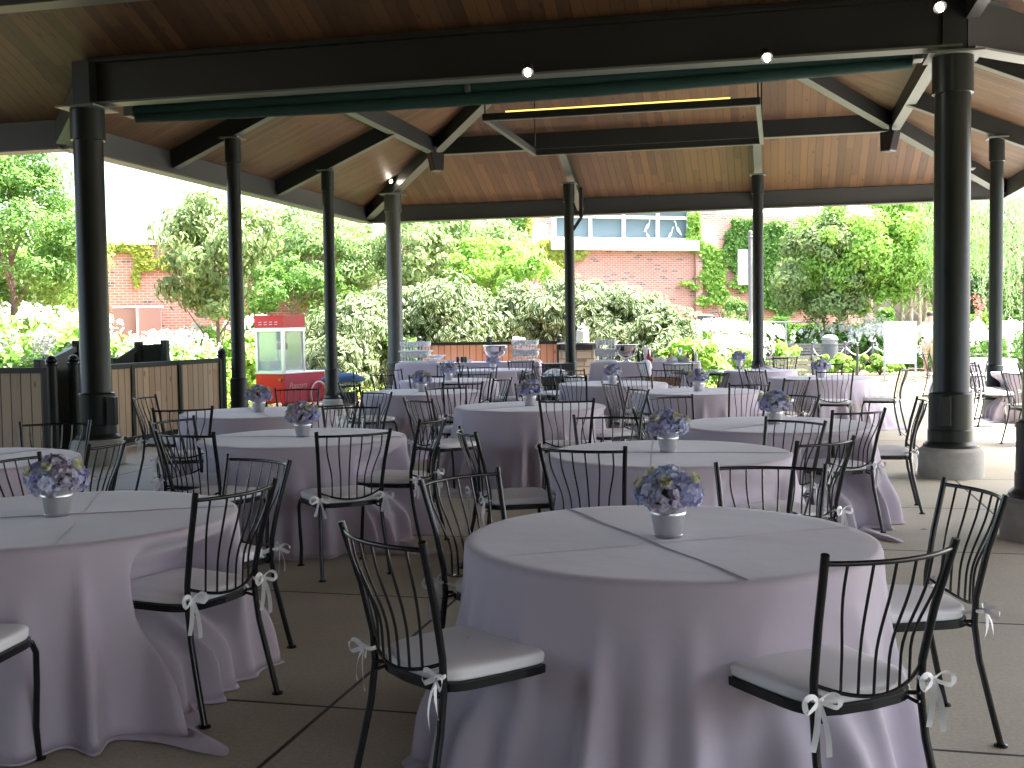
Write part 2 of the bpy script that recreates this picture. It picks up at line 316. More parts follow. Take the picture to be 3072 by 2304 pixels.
# concrete slab floor, local grid frame
def slabmat():
    m=mat('slab_concrete',(.25,.235,.20),.8); n=m.node_tree.nodes; l=m.node_tree.links; p=n['Principled BSDF']
    uvn=N(m,'ShaderNodeUVMap'); sp=N(m,'ShaderNodeSeparateXYZ'); l.new(uvn.outputs[0],sp.inputs[0]); outs=[]
    cells=[]
    for ax,o0,w in((0,-1.80,1.74),(1,4.20,1.85)):
        a=N(m,'ShaderNodeMath',operation='SUBTRACT'); l.new(sp.outputs[ax],a.inputs[0]); a.inputs[1].default_value=o0
        d=N(m,'ShaderNodeMath',operation='DIVIDE'); l.new(a.outputs[0],d.inputs[0]); d.inputs[1].default_value=w
        fl=N(m,'ShaderNodeMath',operation='FLOOR'); l.new(d.outputs[0],fl.inputs[0]); cells.append(fl)
        f=N(m,'ShaderNodeMath',operation='FRACT'); l.new(d.outputs[0],f.inputs[0])
        q=N(m,'ShaderNodeMath',operation='PINGPONG'); l.new(f.outputs[0],q.inputs[0]); q.inputs[1].default_value=.5
        r=N(m,'ShaderNodeMapRange'); l.new(q.outputs[0],r.inputs[0]); r.inputs[1].default_value=.0035; r.inputs[2].default_value=.0065; outs.append(r)
    mn=N(m,'ShaderNodeMath',operation='MINIMUM'); l.new(outs[0].outputs[0],mn.inputs[0]); l.new(outs[1].outputs[0],mn.inputs[1])
    cb=N(m,'ShaderNodeCombineXYZ'); l.new(cells[0].outputs[0],cb.inputs[0]); l.new(cells[1].outputs[0],cb.inputs[1])
    w=N(m,'ShaderNodeTexWhiteNoise',noise_dimensions='2D'); l.new(cb.outputs[0],w.inputs['Vector'])
    n1=N(m,'ShaderNodeTexNoise'); n1.inputs['Scale'].default_value=1.1; n1.inputs['Detail'].default_value=9; n1.inputs['Roughness'].default_value=.65; l.new(uvn.outputs[0],n1.inputs['Vector'])
    n2=N(m,'ShaderNodeTexNoise'); n2.inputs['Scale'].default_value=60; n2.inputs['Detail'].default_value=4; l.new(uvn.outputs[0],n2.inputs['Vector'])
    t=N(m,'ShaderNodeMath',operation='MULTIPLY_ADD'); l.new(n1.outputs['Fac'],t.inputs[0]); t.inputs[1].default_value=.9; l.new(n2.outputs['Fac'],t.inputs[2])
    t2=N(m,'ShaderNodeMath',operation='MULTIPLY_ADD'); l.new(w.outputs[0],t2.inputs[0]); t2.inputs[1].default_value=.35; l.new(t.outputs[0],t2.inputs[2])
    r=N(m,'ShaderNodeMapRange'); l.new(t2.outputs[0],r.inputs[0]); r.inputs[1].default_value=.7; r.inputs[2].default_value=1.5; r.inputs[3].default_value=.68; r.inputs[4].default_value=1.18
    x=N(m,'ShaderNodeVectorMath',operation='SCALE'); x.inputs[0].default_value=(.49,.455,.35); l.new(r.outputs[0],x.inputs['Scale'])
    # brown water stains
    n3=N(m,'ShaderNodeTexNoise'); n3.inputs['Scale'].default_value=.45; n3.inputs['Detail'].default_value=5; l.new(uvn.outputs[0],n3.inputs['Vector'])
    rs=N(m,'ShaderNodeMapRange'); l.new(n3.outputs['Fac'],rs.inputs[0]); rs.inputs[1].default_value=.5; rs.inputs[2].default_value=.68; rs.inputs[4].default_value=.45
    ms=N(m,'ShaderNodeMix',data_type='RGBA'); l.new(rs.outputs[0],ms.inputs[0]); l.new(x.outputs[0],ms.inputs[6]); ms.inputs[7].default_value=(.33,.285,.20,1)
    mx=N(m,'ShaderNodeMix',data_type='RGBA'); l.new(mn.outputs[0],mx.inputs[0]); mx.inputs[6].default_value=(.03,.028,.024,1); l.new(ms.outputs[2],mx.inputs[7]); l.new(mx.outputs[2],p.inputs['Base Color'])
    rr=N(m,'ShaderNodeMapRange'); l.new(n1.outputs['Fac'],rr.inputs[0]); rr.inputs[3].default_value=.55; rr.inputs[4].default_value=.85; l.new(rr.outputs[0],p.inputs['Roughness'])
    bp=N(m,'ShaderNodeBump'); bp.inputs['Distance'].default_value=.008; l.new(mn.outputs[0],bp.inputs['Height'])
    b2=N(m,'ShaderNodeBump'); b2.inputs['Distance'].default_value=.002; b2.inputs['Strength'].default_value=.5; l.new(n2.outputs['Fac'],b2.inputs['Height']); l.new(bp.outputs[0],b2.inputs['Normal']); l.new(b2.outputs[0],p.inputs['Normal'])
    return m
def localflat(name,pts,z,m):
    b=MB(); b.add([L2W(u,v,z) for u,v in pts],[tuple(range(len(pts)))],[[tuple(p) for p in pts]])
    o=b.build(name,m); return tag(o,kind='structure')
SLAB=slabmat()
b=MB(); fp=[(-8.9,-10),(8.4,-10),(8.4,11.5),(5.2,11.5),(5.2,23.4),(-8.6,23.4)]
b.add([L2W(u,v,0) for u,v in fp],[tuple(range(6))],[fp])
b.add([L2W(u,v,z) for z in(0,-.048) for u,v in fp],[(i,(i+1)%6,6+(i+1)%6,6+i) for i in range(6)],[[(0.5,.5)]*4]*6)
tag(b.build('pavilion_floor',SLAB),kind='structure')
localflat('plaza_paving',[(5.2,11.5),(40,11.5),(40,42),(14,42),(4.5,33),(4.0,23.4),(5.2,23.4)],-.02,PAVE)
# ------------------------------------------------------------ the pavilion
pav=empty('open_pavilion',(0,0,0),-TH,'large open timber ceilinged pavilion with dark steel beams and round columns','pavilion')
SL=.43
def zr(x): return 4.0+SL*x        # rafter underside, x metres inside the wing eave
CE=.27
UL,UR,VN,VF=-9.0,4.4,12.75,23.7    # wing eaves
UM=(UL+UR)/2; VH=VF-(UM-UL)
def ceil_poly(name,pts,bd):
    """pts (U,V,z) planar; bd=unit dir (U,V) the boards run along; board top skin is 6 cm thicker"""
    b=MB(); bd=Vector((bd[0],bd[1])); ac=Vector((-bd[1],bd[0]))
    uvs=[(Vector(p[:2]).dot(ac),Vector(p[:2]).dot(bd)*1.09) for p in pts]
    b.add([Vector(p) for p in pts],[tuple(range(len(pts)))],[uvs])
    n=len(pts); b.add([Vector(p)+Vector((0,0,.08)) for p in pts],[tuple(range(n))],[uvs])
    return b.build(name,WOODC,pav)
def zc(x): return zr(x)+CE
ceil_poly('ceiling_panel',[(UL,VN,zc(0)),(UL,VF,zc(0)),(UM,VH,zc(UM-UL)),(UM,11.7,zc(UM-UL)),(-7.75,11.7,zc(1.25))],(1,0))
ceil_poly('ceiling_panel',[(UR,11.7,zc(0)),(UM,11.7,zc(UM-UL)),(UM,VH,zc(UM-UL)),(UR,VF,zc(0))],(1,0))
ceil_poly('ceiling_panel',[(UL,VF,zc(0)),(UR,VF,zc(0)),(UM,VH,zc(UM-UL))],(0,1))
# main hall ceiling over the camera
SB=.42; VB=11.75; UB=1.75
def zb(V): return 4.80+(SB if V<VB else .5)*(VB-V)
VR=2.0; UHR=UB-(VB-VR)
ceil_poly('ceiling_panel',[(-22,VB,zb(VB)),(UB,VB,zb(VB)),(UHR,VR,zb(VR)),(-22,VR,zb(VR))],(0,1))
ceil_poly('ceiling_panel',[(-22,VN,zb(VN)),(UL,VN,zb(VN)),(-7.75,VB,zb(VB)),(-22,VB,zb(VB))],(0,1))
ceil_poly('ceiling_panel',[(UB,VB,zb(VB)),(6.2,VB,zb(VB)-SB*(6.2-UB)*.18),(6.2,-7,zb(VB)-SB*(6.2-UB)*.18),(UB,-7.8,zb(VB)),(UHR,VR,zb(VR))][:1]+[(UB,-7.75,zb(VB)),(UHR,VR,zb(VR))],(1,0))
ceil_poly('ceiling_panel',[(UB,12.4,4.77),(UB,-7.75,4.77),(8.0,-7.75,3.9),(8.0,12.4,3.9)],(1,0))  # roof stretched to the right, out of view, to cut bounced light
ceil_poly('ceiling_panel',[(-22,VR,zb(VR)),(UHR,VR,zb(VR)),(UB,-7.75,zb(VB)),(-22,-7.75,zb(VB))],(0,1))
# unseen gable added between the two roofs to block the sky
b=MB(); b.prism([(-7.7,11.66,4.86),(UB+2.5,11.66,4.86),(UR,11.66,4.95),(UM,11.66,zc(UM-UL)+.1),(-7.8,11.66,4.95)],(0,.05,0)); b.build('sky_block_gable',mat('dark_boarding',(.03,.022,.016),.8),pav)
m=MB(); m.beam((-7.95,11.80,4.90),(UB+.3,11.84,4.90),.05,.46); m.build('light_gap_filler',mat('dark_boarding',(.03,.022,.016),.8),pav)  # dark strip added to stop light leaking in above the main beam
# eave beams (fascia) with an underside flange coloured paler for ground bounce
def fascia(a,b_,z,h=.33,w=.14):
    m=MB(); m.beam((*a,z+h/2),(*b_,z+h/2),w,h); m.build('eave_beam',FASC,pav)
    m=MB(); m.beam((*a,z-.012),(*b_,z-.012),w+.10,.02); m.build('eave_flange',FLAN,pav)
fascia((UL,VN),(UL,VF),3.96); fascia((UL,VF),(UR,VF),3.955); fascia((UR,VF),(UR,12.4),3.96)
fascia((-22,VN+.05),(UL-.0,VN+.05),3.95,.36); fascia((8.0,12.4),(8.0,-7.75),3.6)
# rafters, hips, ring beam
def raft(p,q,w=.13,h=.27,name='rafter',drop=0):
    m=MB(); m.beam(p,q,w,h); o=m.build(name,STEEL,pav)
    p=Vector(p);q=Vector(q); d=(q-p).normalized(); r=d.cross(Vector((0,0,1))).normalized(); u=r.cross(d)
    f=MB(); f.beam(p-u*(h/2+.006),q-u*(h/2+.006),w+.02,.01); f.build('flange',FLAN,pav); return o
JX=2.35 # ring inset from the eaves
for v in(15.35,18.95):
    raft((UL+.06,v,zr(.06)+.135),(UL+JX,v,zr(JX)+.135)); raft((UR-.06,v,zr(.06)+.135),(UR-JX,v,zr(JX)+.135))
for u in(-4.1,-.38): raft((u,VF-.06,zr(.06)+.135),(u,VF-JX,zr(JX)+.135))
K=4.6
raft((UL+.05,VF-.05,zr(.05)+.13),(UL+K,VF-K,zr(K)+.13),.17,.28,'hip_beam'); raft((UR-.05,VF-.05,zr(.05)+.13),(UR-K,VF-K,zr(K)+.13),.17,.28,'hip_beam')
raft((UL+.05,VN-.05,zr(.05)+.10),(-7.85,11.75,zr(1.2)+.10),.17,.28,'valley_beam')
zR=zr(JX)+.16
raft((UL+JX,VF-JX,zR),(UR-JX,VF-JX,zR),.15,.33,'ring_beam'); raft((UL+JX,VF-JX,zR),(UL+JX,11.9,zR),.15,.30,'ring_beam'); raft((UR-JX,VF-JX,zR),(UR-JX,11.9,zR),.15,.30,'ring_beam')
# big beam between the two near columns and its neighbours
def big(a,b_,z0,h=.5,w=.16,name='main_beam'):
    m=MB(); m.beam((*a,z0+h/2),(*b_,z0+h/2),w*.35,h); m.beam((*a,z0+h-.015),(*b_,z0+h-.015),w+.08,.03); m.build(name,STEEL,pav)
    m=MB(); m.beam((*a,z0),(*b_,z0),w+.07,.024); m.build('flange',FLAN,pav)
big((-8.0,11.75),(1.75,11.8),4.24)
d=.7071; big((1.80,11.85),(1.8+4.2*d,11.85+4.2*d*.95),4.23)
m=MB(); m.beam((-16,-7.7,2.45),(3.5,-7.7,2.45),.12,4.9); m.build('rear_light_blocker',mat('rear_blocker_dark',(.05,.035,.025),.8),pav)  # unseen wall added behind the camera to cut light from the rear
m=MB(); m.beam((1.84,11.7,4.60),(1.86,-6,4.60),.12,.22); m.build('side_beam',STEEL,pav)
m_=MB(); m_.beam((1.7,11.7,4.80),(-2.6,7.4,4.80+SB*4.3),.15,.2); m_.build('hip_beam',STEEL,pav)
raft((-14,10.45,5.12),(-6.0,10.45,5.12),.22,.2,'ring_beam')
# columns
def column(U,V,r,top,mt=COLM,big_=False,post=0):
    c=empty('column',(U,V,0),0,parent=pav)
    k=r/.175
    b=MB(); R=.315*k
    b.lathe([(R,0),(R,.235),(R*.97,.27),(R*.90,.285),(R*.86,.295),(R*.86,.30)],40); b.build('pedestal',CONC,c,smooth=30)
    b=MB(); b.lathe([(R*.83,.30),(R*.83,.325),(R*.76,.345),(R*.70,.36),(R*.70,.47),(r*1.22,.48),(r*1.22,.83),(r*1.16,.845),(r*1.02,.85),(r*1.0,.86),(r*.97,top-.36),(r*1.12,top-.355),(r*1.12,top),(r*.4,top+.001)],36); b.build('shaft',mt,c,smooth=30)
    b=MB(); b.box((0,0,top+.012),(r*2.9,r*2.9,.022)); b.build('cap_plate',FLAN,c)
    if big_:
        b=MB(); b.box((0,0,top+.29),(r*1.25,r*1.25,.52),-.0); b.build('upper_post',STEEL,c)
    return c
column(-7.89,11.68,.175,4.17,big_=True); cB=column(1.68,11.82,.175,4.15,big_=True); column(1.86,8.5,.175,4.15,big_=True)
for U,V in((-7.93,15.35),(-7.93,18.95),(-4.1,22.2),(-.38,22.15),(3.36,19.0),(3.36,15.35)): column(U,V,.105,zr(1.05)-.03,mt=COLM if U!=-4.1 else COLM)
column(-8.0,22.65,.165,zr(1.02)-.03,mt=COLG); column(3.36,22.65,.165,zr(1.02)-.03)
for U,V in((-7.8,-4),(-14,11.7),(1.86,-4),(1.86,2.2),(-14,-4)): column(U,V,.175,4.15,big_=True)
b=MB(); b.box((1.60,11.60,.67),(.10,.05,.30)); b.build('junction_box',COLM,pav,bevel=.008)
b=MB(); b.box((-7.60,11.56,.64),(.10,.08,.33)); b.build('junction_box',COLM,pav,bevel=.01)
# small brace on the back column
b=MB(); b.beam((-3.86,22.25,4.35),(-3.86,22.25,3.75),.07,.07,up=(0,1,0)); b.beam((-3.86,22.25,3.75),(-4.05,22.2,3.45),.06,.06); b.build('bracket',STEEL,pav)
# ------------------------------------------------------------ things hung from the pavilion
def rolled(name,label,p,q,sag,r1,r2):
    a=empty(name,(0,0,0),0,label,'awning')
    for nm,dz,r,dy,ins in(('fabric_roll',0,r1,0,0),('fabric_flap',-.095,r2,.03,.12)):
        path=[];rr=[]
        for i in range(41):
            t=i/40; P=Vector(p).lerp(Vector(q),ins*.02+t*(1-ins*.03)); s=math.sin(PI*t)
            P.z+=dz*(1+.25*s)-sag*s*(1.3 if dz else .4)+.002*math.sin(i*1.7); path.append(L2W(*P)); rr.append(r*(1+.28*s+.03*math.sin(i*2.3)))
        b=MB(); b.tube(path,rr,12); b.build(nm,GRN,a,smooth=60)
    for t,w in((-.006,.1),(.47,.06),(1.005,.1)):
        P=Vector(p).lerp(Vector(q),t); b=MB(); b.box(L2W(P.x,P.y,P.z+.06),(w,.2,.28),-TH); b.build('bracket',FLAN,a,bevel=.01)
    return a
rolled('rolled_awning','long dark green fabric awning rolled up under the main beam between the two big columns',(-7.55,12.15,4.235),(1.35,12.2,4.30),.02,.062,.058)
def light_frame():
    a=empty('hanging_light_frame',L2W(-2.0,15.9,4.33),-TH,'thin rectangular steel light frame hanging on rods with a glowing yellow strip','light')
    hx,hy=1.76,1.55; w=.06
    for nm,c,d in(('rail',(0,-hy,0),(2*hx+w,w,.085)),('rail',(0,hy,0),(2*hx+w,w,.085)),('rail',(-hx,0,0),(w,2*hy-w,.085)),('rail',(hx,0,0),(w,2*hy-w,.085))):
        b=MB(); b.box(c,d); b.build(nm,STEEL,a); f=MB(); f.box((c[0],c[1],-.049),(d[0]-.004,d[1]-.004,.01)); f.build('trim',FLAN,a)
    b=MB(); b.box((-.03,-hy,.056),(2*hx-.62,.03,.018)); b.build('light_strip',mat('warm_tube',(1,.8,.3),.5,emit=(1,.60,.12),es=.30),a)
    for x,y in((-hx,-hy),(-hx,hy),(hx,-hy),(hx,hy)):
        b=MB(); b.tube([(x,y,.04),(x,y,1.1+ .5*(1-abs(x)/9))],.012,6); b.build('rod',STEEL,a)
light_frame()
BULB=mat('lit_bulb',(1,.95,.85),.5,emit=(1,.90,.72),es=25)
def spot(px,py,d,label,dirv=(0,-.7,-.7)):
    p=at(px,py,d); a=empty('spotlight',p,0,label,'spotlight','small lit spotlights on the steelwork')
    D=Vector(dirv).normalized(); b=MB(); b.tube([-D*.13,-D*.10,Vector((0,0,0)),D*.0],[.03,.055,.06,.06],12); b.build('lamp_housing',BLACK,a,smooth=True)
    b=MB(); bm=bmesh.new(); bmesh.ops.create_uvsphere(bm,u_segments=12,v_segments=8,radius=.027)
    me=bpy.data.meshes.new('bulb'); bm.to_mesh(me); bm.free(); me.materials.append(BULB); o=bpy.data.objects.new('bulb',me); COL.objects.link(o); o.parent=a; o.location=D*.02
spot(1583,218,11.2,'lit spotlight right of the middle awning bracket'); spot(2301,174,10.9,'lit spotlight under the beam over the right end of the awning')
spot(1173,544,23.6,'lit spotlight above the far left corner column'); spot(2820,22,9.9,'lit spotlight at the top edge above the big right column')
def speaker(px,py,d,rz,label):
    p=at(px,py,d); a=empty('loudspeaker',p,rz,label,'loudspeaker','loudspeakers hung where hips meet the ring beam')
    b=MB(); b.prism([(-.15,-.12,.17),(.15,-.12,.17),(.10,-.18,-.19),(-.10,-.18,-.19)],(0,.22,0)); b.build('cabinet',BLACK,a,bevel=.02)
    b=MB(); b.box((0,-.005,.22),(.04,.04,.16)); b.build('bracket',STEEL,a)
speaker(1306,486,21.9,.5,'black loudspeaker hanging at the left end of the far ring beam'); speaker(2672,424,20.0,-.9,'black loudspeaker hanging at the right end of the far ring beam')
# ------------------------------------------------------------ chairs
def chair(name='iron_chair',variant=0):
    rng=random.Random(variant); root=empty(name)
    for s in(-1,1):
        b=MB(); b.tube([(s*.222,-.30,.004),(s*.214,-.262,.16),(s*.204,-.225,.32),(s*.200,-.208,.45),(s*.203,-.212,.55),(s*.216,-.246,.72),(s*.232,-.285,.86),(s*.240,-.302,.925)],.0125,8)
        b.lathe([(.024,0),(.024,.007),(.014,.011)],12,(s*.222,-.30,0)); b.build('back_post',IRON,root,smooth=50)
        b=MB(); b.tube([(s*.205,.17,.452),(s*.215,.195,.44),(s*.222,.212,.40),(s*.216,.222,.28),(s*.208,.222,.12),(s*.212,.228,.004)],.0115,8)
        b.lathe([(.024,0),(.024,.007),(.014,.011)],12,(s*.212,.228,0)); b.build('front_leg',IRON,root,smooth=50)
    def outline(k=1.,n=40):
        pts=[]
        for i in range(n):
            a=2*PI*i/n; c,s_=math.cos(a),math.sin(a); e=.36
            x=abs(c)**e*math.copysign(1,c); y=abs(s_)**e*math.copysign(1,s_)
            wd=.219+.014*y; pts.append((x*wd*k, .015+y*.205*k-(.03*(1-x*x) if y<-.3 else 0)*k))
        return pts
    b=MB(); o=outline(1.02); q=outline(.93)
    b.grid([[(x,y,.462) for x,y in o],[(x,y,.436) for x,y in o],[(x,y,.436) for x,y in q],[(x,y,.462) for x,y in q],[(x,y,.462) for x,y in o]])
    b.prism([(x*.98,y,.448) for x,y in q],(0,0,.008))
    for s in(-1,1): b.tube([(s*.17,-.19,.452),(s*.188,-.215,.455),(s*.20,-.21,.458)],.007,6); b.tube([(s*.165,-.19,.44),(s*.175,-.225,.43),(s*.198,-.21,.43)],.006,6)
    b.build('seat_frame',IRON,root)
    def top(u): return Vector((.232*u,-.295-.062*(1-u*u),.898+.0*(1-u*u)))
    def bot(u): return Vector((.199*u,-.207-.050*(1-u*u),.535-.045*(1-u*u)))
    b=MB(); b.tube([top(-1+i/8) for i in range(17)],.0078,8,flat=.8); b.build('top_rail',IRON,root,smooth=50)
    b=MB(); b.tube([bot(-1+i/8) for i in range(17)],.0062,6); b.build('bottom_rail',IRON,root,smooth=50)
    for i in range(6):
        u=(-1+2*(i+.5)/6)*.92; ub=u*.84; pts=[]
        A=top(u);B=bot(ub)
        for k in range(13):
            t=k/12; e=min(1,max(0,(t-.14)/.62)); e=e*e*(3-2*e); x=A.x+(B.x-A.x)*e; y=A.y+(B.y-A.y)*(t*.6+.4*e); z=A.z+(B.z-A.z)*t; pts.append((x,y+.012*math.sin(PI*t),z))
        b=MB(); b.tube(pts,.0046,6,caps=False); b.build('spindle',IRON,root,smooth=50)
    # cushion
    rows=[]; n=44
    for k,z in((0,.463),(.93,.463),(.985,.466),(1.0,.474),(.995,.478),(1.005,.486),(1.005,.494),(.995,.500),(.97,.505),(.92,.509),(.8,.513),(.6,.516),(.35,.517),(.12,.517),(0.0,.517)):
        rows.append([(x*.985+.0012*math.sin(i*1.1+variant),y+.004+.0012*math.cos(i*.9+variant),z+(.0022*math.sin(x*19+variant*2)*math.cos(y*17+variant) if .2<k<.97 and z>.5 else 0)) for i,(x,y) in enumerate(outline(max(k,.001),n))])
    b=MB(); b.grid(rows); cu=b.build('cushion',CUSH,root,smooth='all')
    for s in(-1,1):
        b=MB(); P=Vector((s*.202,-.222,.50)); rr=random.Random(variant*7+s)
        def strip(path,w=.016):
            P_=[Vector(p) for p in path]; L=[];Rr=[]; m_=len(P_)-1; ph_=rr.random()*.8
            for i in range(m_*4+1):
                k_=min(i//4,m_-1); t=i/4-k_; p0=P_[max(k_-1,0)];p1=P_[k_];p2=P_[k_+1];p3=P_[min(k_+2,m_)]
                p=.5*((2*p1)+(p2-p0)*t+(2*p0-5*p1+4*p2-p3)*t*t+(3*p1-p0-3*p2+p3)*t**3)
                T_=(p2-p1).normalized(); n_=T_.cross(Vector((0,1,.3))); n_=n_.normalized() if n_.length>1e-4 else Vector((1,0,0))
                tw=ph_+.5*math.sin(i*.25+ph_); n_=(Matrix.Rotation(tw,3,T_)@n_)*w*.5; L.append(p-n_);Rr.append(p+n_)
            b.grid([L,Rr],closed=False)
        b.tube([P+Vector((math.cos(a)*.017,math.sin(a)*.017,.0)) for a in [2*PI*i/10 for i in range(10)]],.007,6,closed=True,flat=.5)
        strip([(s*.165,-.165,.485),(s*.18,-.19,.488),P+Vector((0,.016,0))],.02)
        Q=P+Vector((s*.012,-.022,0))
        for sg in(-1,1):
            l=.045+.02*rr.random(); strip([Q,Q+Vector((sg*l*.5,-.012,.022)),Q+Vector((sg*l,-.018,.006+.01*rr.random())),Q+Vector((sg*l*.9,-.02,-.018)),Q+Vector((sg*l*.4,-.012,-.010)),Q])
            t=.10+.07*rr.random(); strip([Q,Q+Vector((sg*.012,-.012,-t*.3)),Q+Vector((sg*.022,-.016,-t*.65)),Q+Vector((sg*(.02+.02*rr.random()),-.012,-t))],.017)
        b.build('ribbon_tie',RIB,cu,smooth=True)
    return root
PROTOS=[chair(variant=i) for i in range(3)]
# positions: x, y, heading (deg), table number
CH=[(0.93, 3.35, 25, 1), (1.45, 4.18, -266, 1), (-0.18, 3.61, -52, 1), (-0.0, 4.58, -131, 1), (0.48, 6.11, -23, 2), (1.09, 4.68, -193, 1), (1.53, 6.27, 36, 2), (1.63, 7.13, -232, 2), (2.4, 8.32, 23, 3), (3.07, 9.21, -285, 3), (4.38, 15.06, -16, 14), (3.12, 13.1, 39, 13), (2.32, 9.81, -242, 3), (2.48, 12.23, 15, 13), (1.54, 9.7, -156, 3), (1.3, 8.38, -62, 3), (0.65, 7.57, -185, 2), (0.49, 9.99, -3, 8), (0.99, 11.1, 108, 8), (1.39, 12.6, -73, 13), (1.68, 13.83, -158, 13), (1.1, 16.15, -138, 12), (0.89, 14.68, -28, 12), (0.27, 12.1, -181, 8), (0.69, 18.02, 201, 0), (-0.11, 16.67, 83, 10), (0.55, 15.49, -80, 12), (0.17, 21.36, 0, 11), (-0.38, 14.1, 62, 9), (-0.65, 13.27, 14, 9), (-0.58, 11.76, -153, 8), (-0.62, 10.25, -53, 8), (-0.85, 7.99, 71, 4), (0.01, 6.98, -76, 2), (-1.12, 7.16, 26, 4), (-1.46, 5.28, -219, 6), (-1.39, 4.62, 63, 6), (-2.3, 5.58, -106, 6), (-3.24, 7.68, -170, 7), (-2.67, 6.51, 85, 7), (-3.37, 11.0, -99, 5), (-2.85, 9.58, 17, 5), (-2.21, 7.98, -113, 4), (-1.94, 7.27, -27, 4), (-2.31, 11.93, -169, 5), (-1.74, 9.83, 43, 5), (-1.3, 8.95, -172, 4), (-1.59, 11.07, -226, 5), (-1.69, 13.27, -52, 9), (-1.66, 16.01, -39, 10), (-1.67, 17.36, -127, 10), (-1.14, 14.82, -176, 9), (-0.6, 15.91, 15, 10), (-0.47, 17.81, -178, 10), (-1.15, 18.69, -199, 10), (-0.97, 20.99, -40, 11), (2.56, 19.52, -79, 15), (2.84, 18.68, -17, 15), (2.09, 15.75, -211, 12), (2.39, 14.18, -236, 13), (3.8, 16.74, -143, 14), (3.65, 15.51, -67, 14), (4.89, 17.22, -196, 14), (5.17, 15.52, 60, 14), (5.0, 20.54, 190, 0), (5.25, 21.68, 3, 0), (6.49, 13.78, -84, 0), (7.85, 16.31, -72, 16), (8.75, 22.63, -94, 17), (9.18, 22.26, 17, 17), (7.12, 16.37, -96, 16), (7.46, 17.34, -95, 16), (-1.97, 3.77, -3, 6)]
TAB={1:(.585,4.18),2:(.98,6.99),3:(2.1,8.88),4:(-1.58,8.34),5:(-2.51,10.99),6:(-2.01,4.86),7:(-3.6,7.1),8:(.18,11.31),9:(-1.15,14.17),10:(-.99,17.3),11:(-.36,21.4),12:(1.41,15.59),13:(2.26,13.48),14:(4.6,16.48),15:(4.0,19.6),16:(8.3,17.3),17:(9.9,23.6)}
TN={1:'large front right table',2:'second table of the right row',3:'third table of the right row',4:'second table of the left row',5:'table in front of the popcorn cart',6:'large front left table',7:'table cut off by the left edge',8:'middle table of the room',9:'table left of the middle one',10:'table before the left buffet',11:'hindmost table by the left buffet',12:'table before the right buffet',13:'table behind the third right one',14:'table at the sunny right edge',15:'glass table with bunched cloth',16:'table behind the big right column',17:'far sunlit table outside'}
def side(x,y,t,fine=False):
    T=TAB[t]; v=(x-T[0],y-T[1]); e=T[1]; fw=Vector(T).normalized(); rt=Vector((fw.y,-fw.x)); a=Vector(v).dot(rt); b=Vector(v).dot(fw)
    k=round(math.degrees(math.atan2(b,a))/45)%8
    return ['right','far right','far','far left','left','near left','near','near right'][k]
PT=[proto_tree(p) for p in PROTOS]; first=[True]*3; used={}
for i,(x,y,h,t) in enumerate(CH):
    v=i%3
    if first[v]: o=PROTOS[v]; first[v]=False
    else: o=copy_tree(PT[v])
    o.location=(x,y,0); o.rotation_euler=(0,0,rad(h))
    if t:
        s=side(x,y,t); lab='black chair on the %s side of the %s'%(s,TN[t])
        if lab in used: print('DUP',i,lab)
        used[lab]=i
        tag(o,lab,'chair','black iron chairs around the round tables')
    else: tag(o,'black iron chair standing %s'%{24:'apart between the two buffets',64:'on the paving by the right back column, its back to us',65:'sideways by the outdoor bench beyond the right back column',66:'at the right frame edge beyond the big column'}[i],'chair','loose black iron chairs')
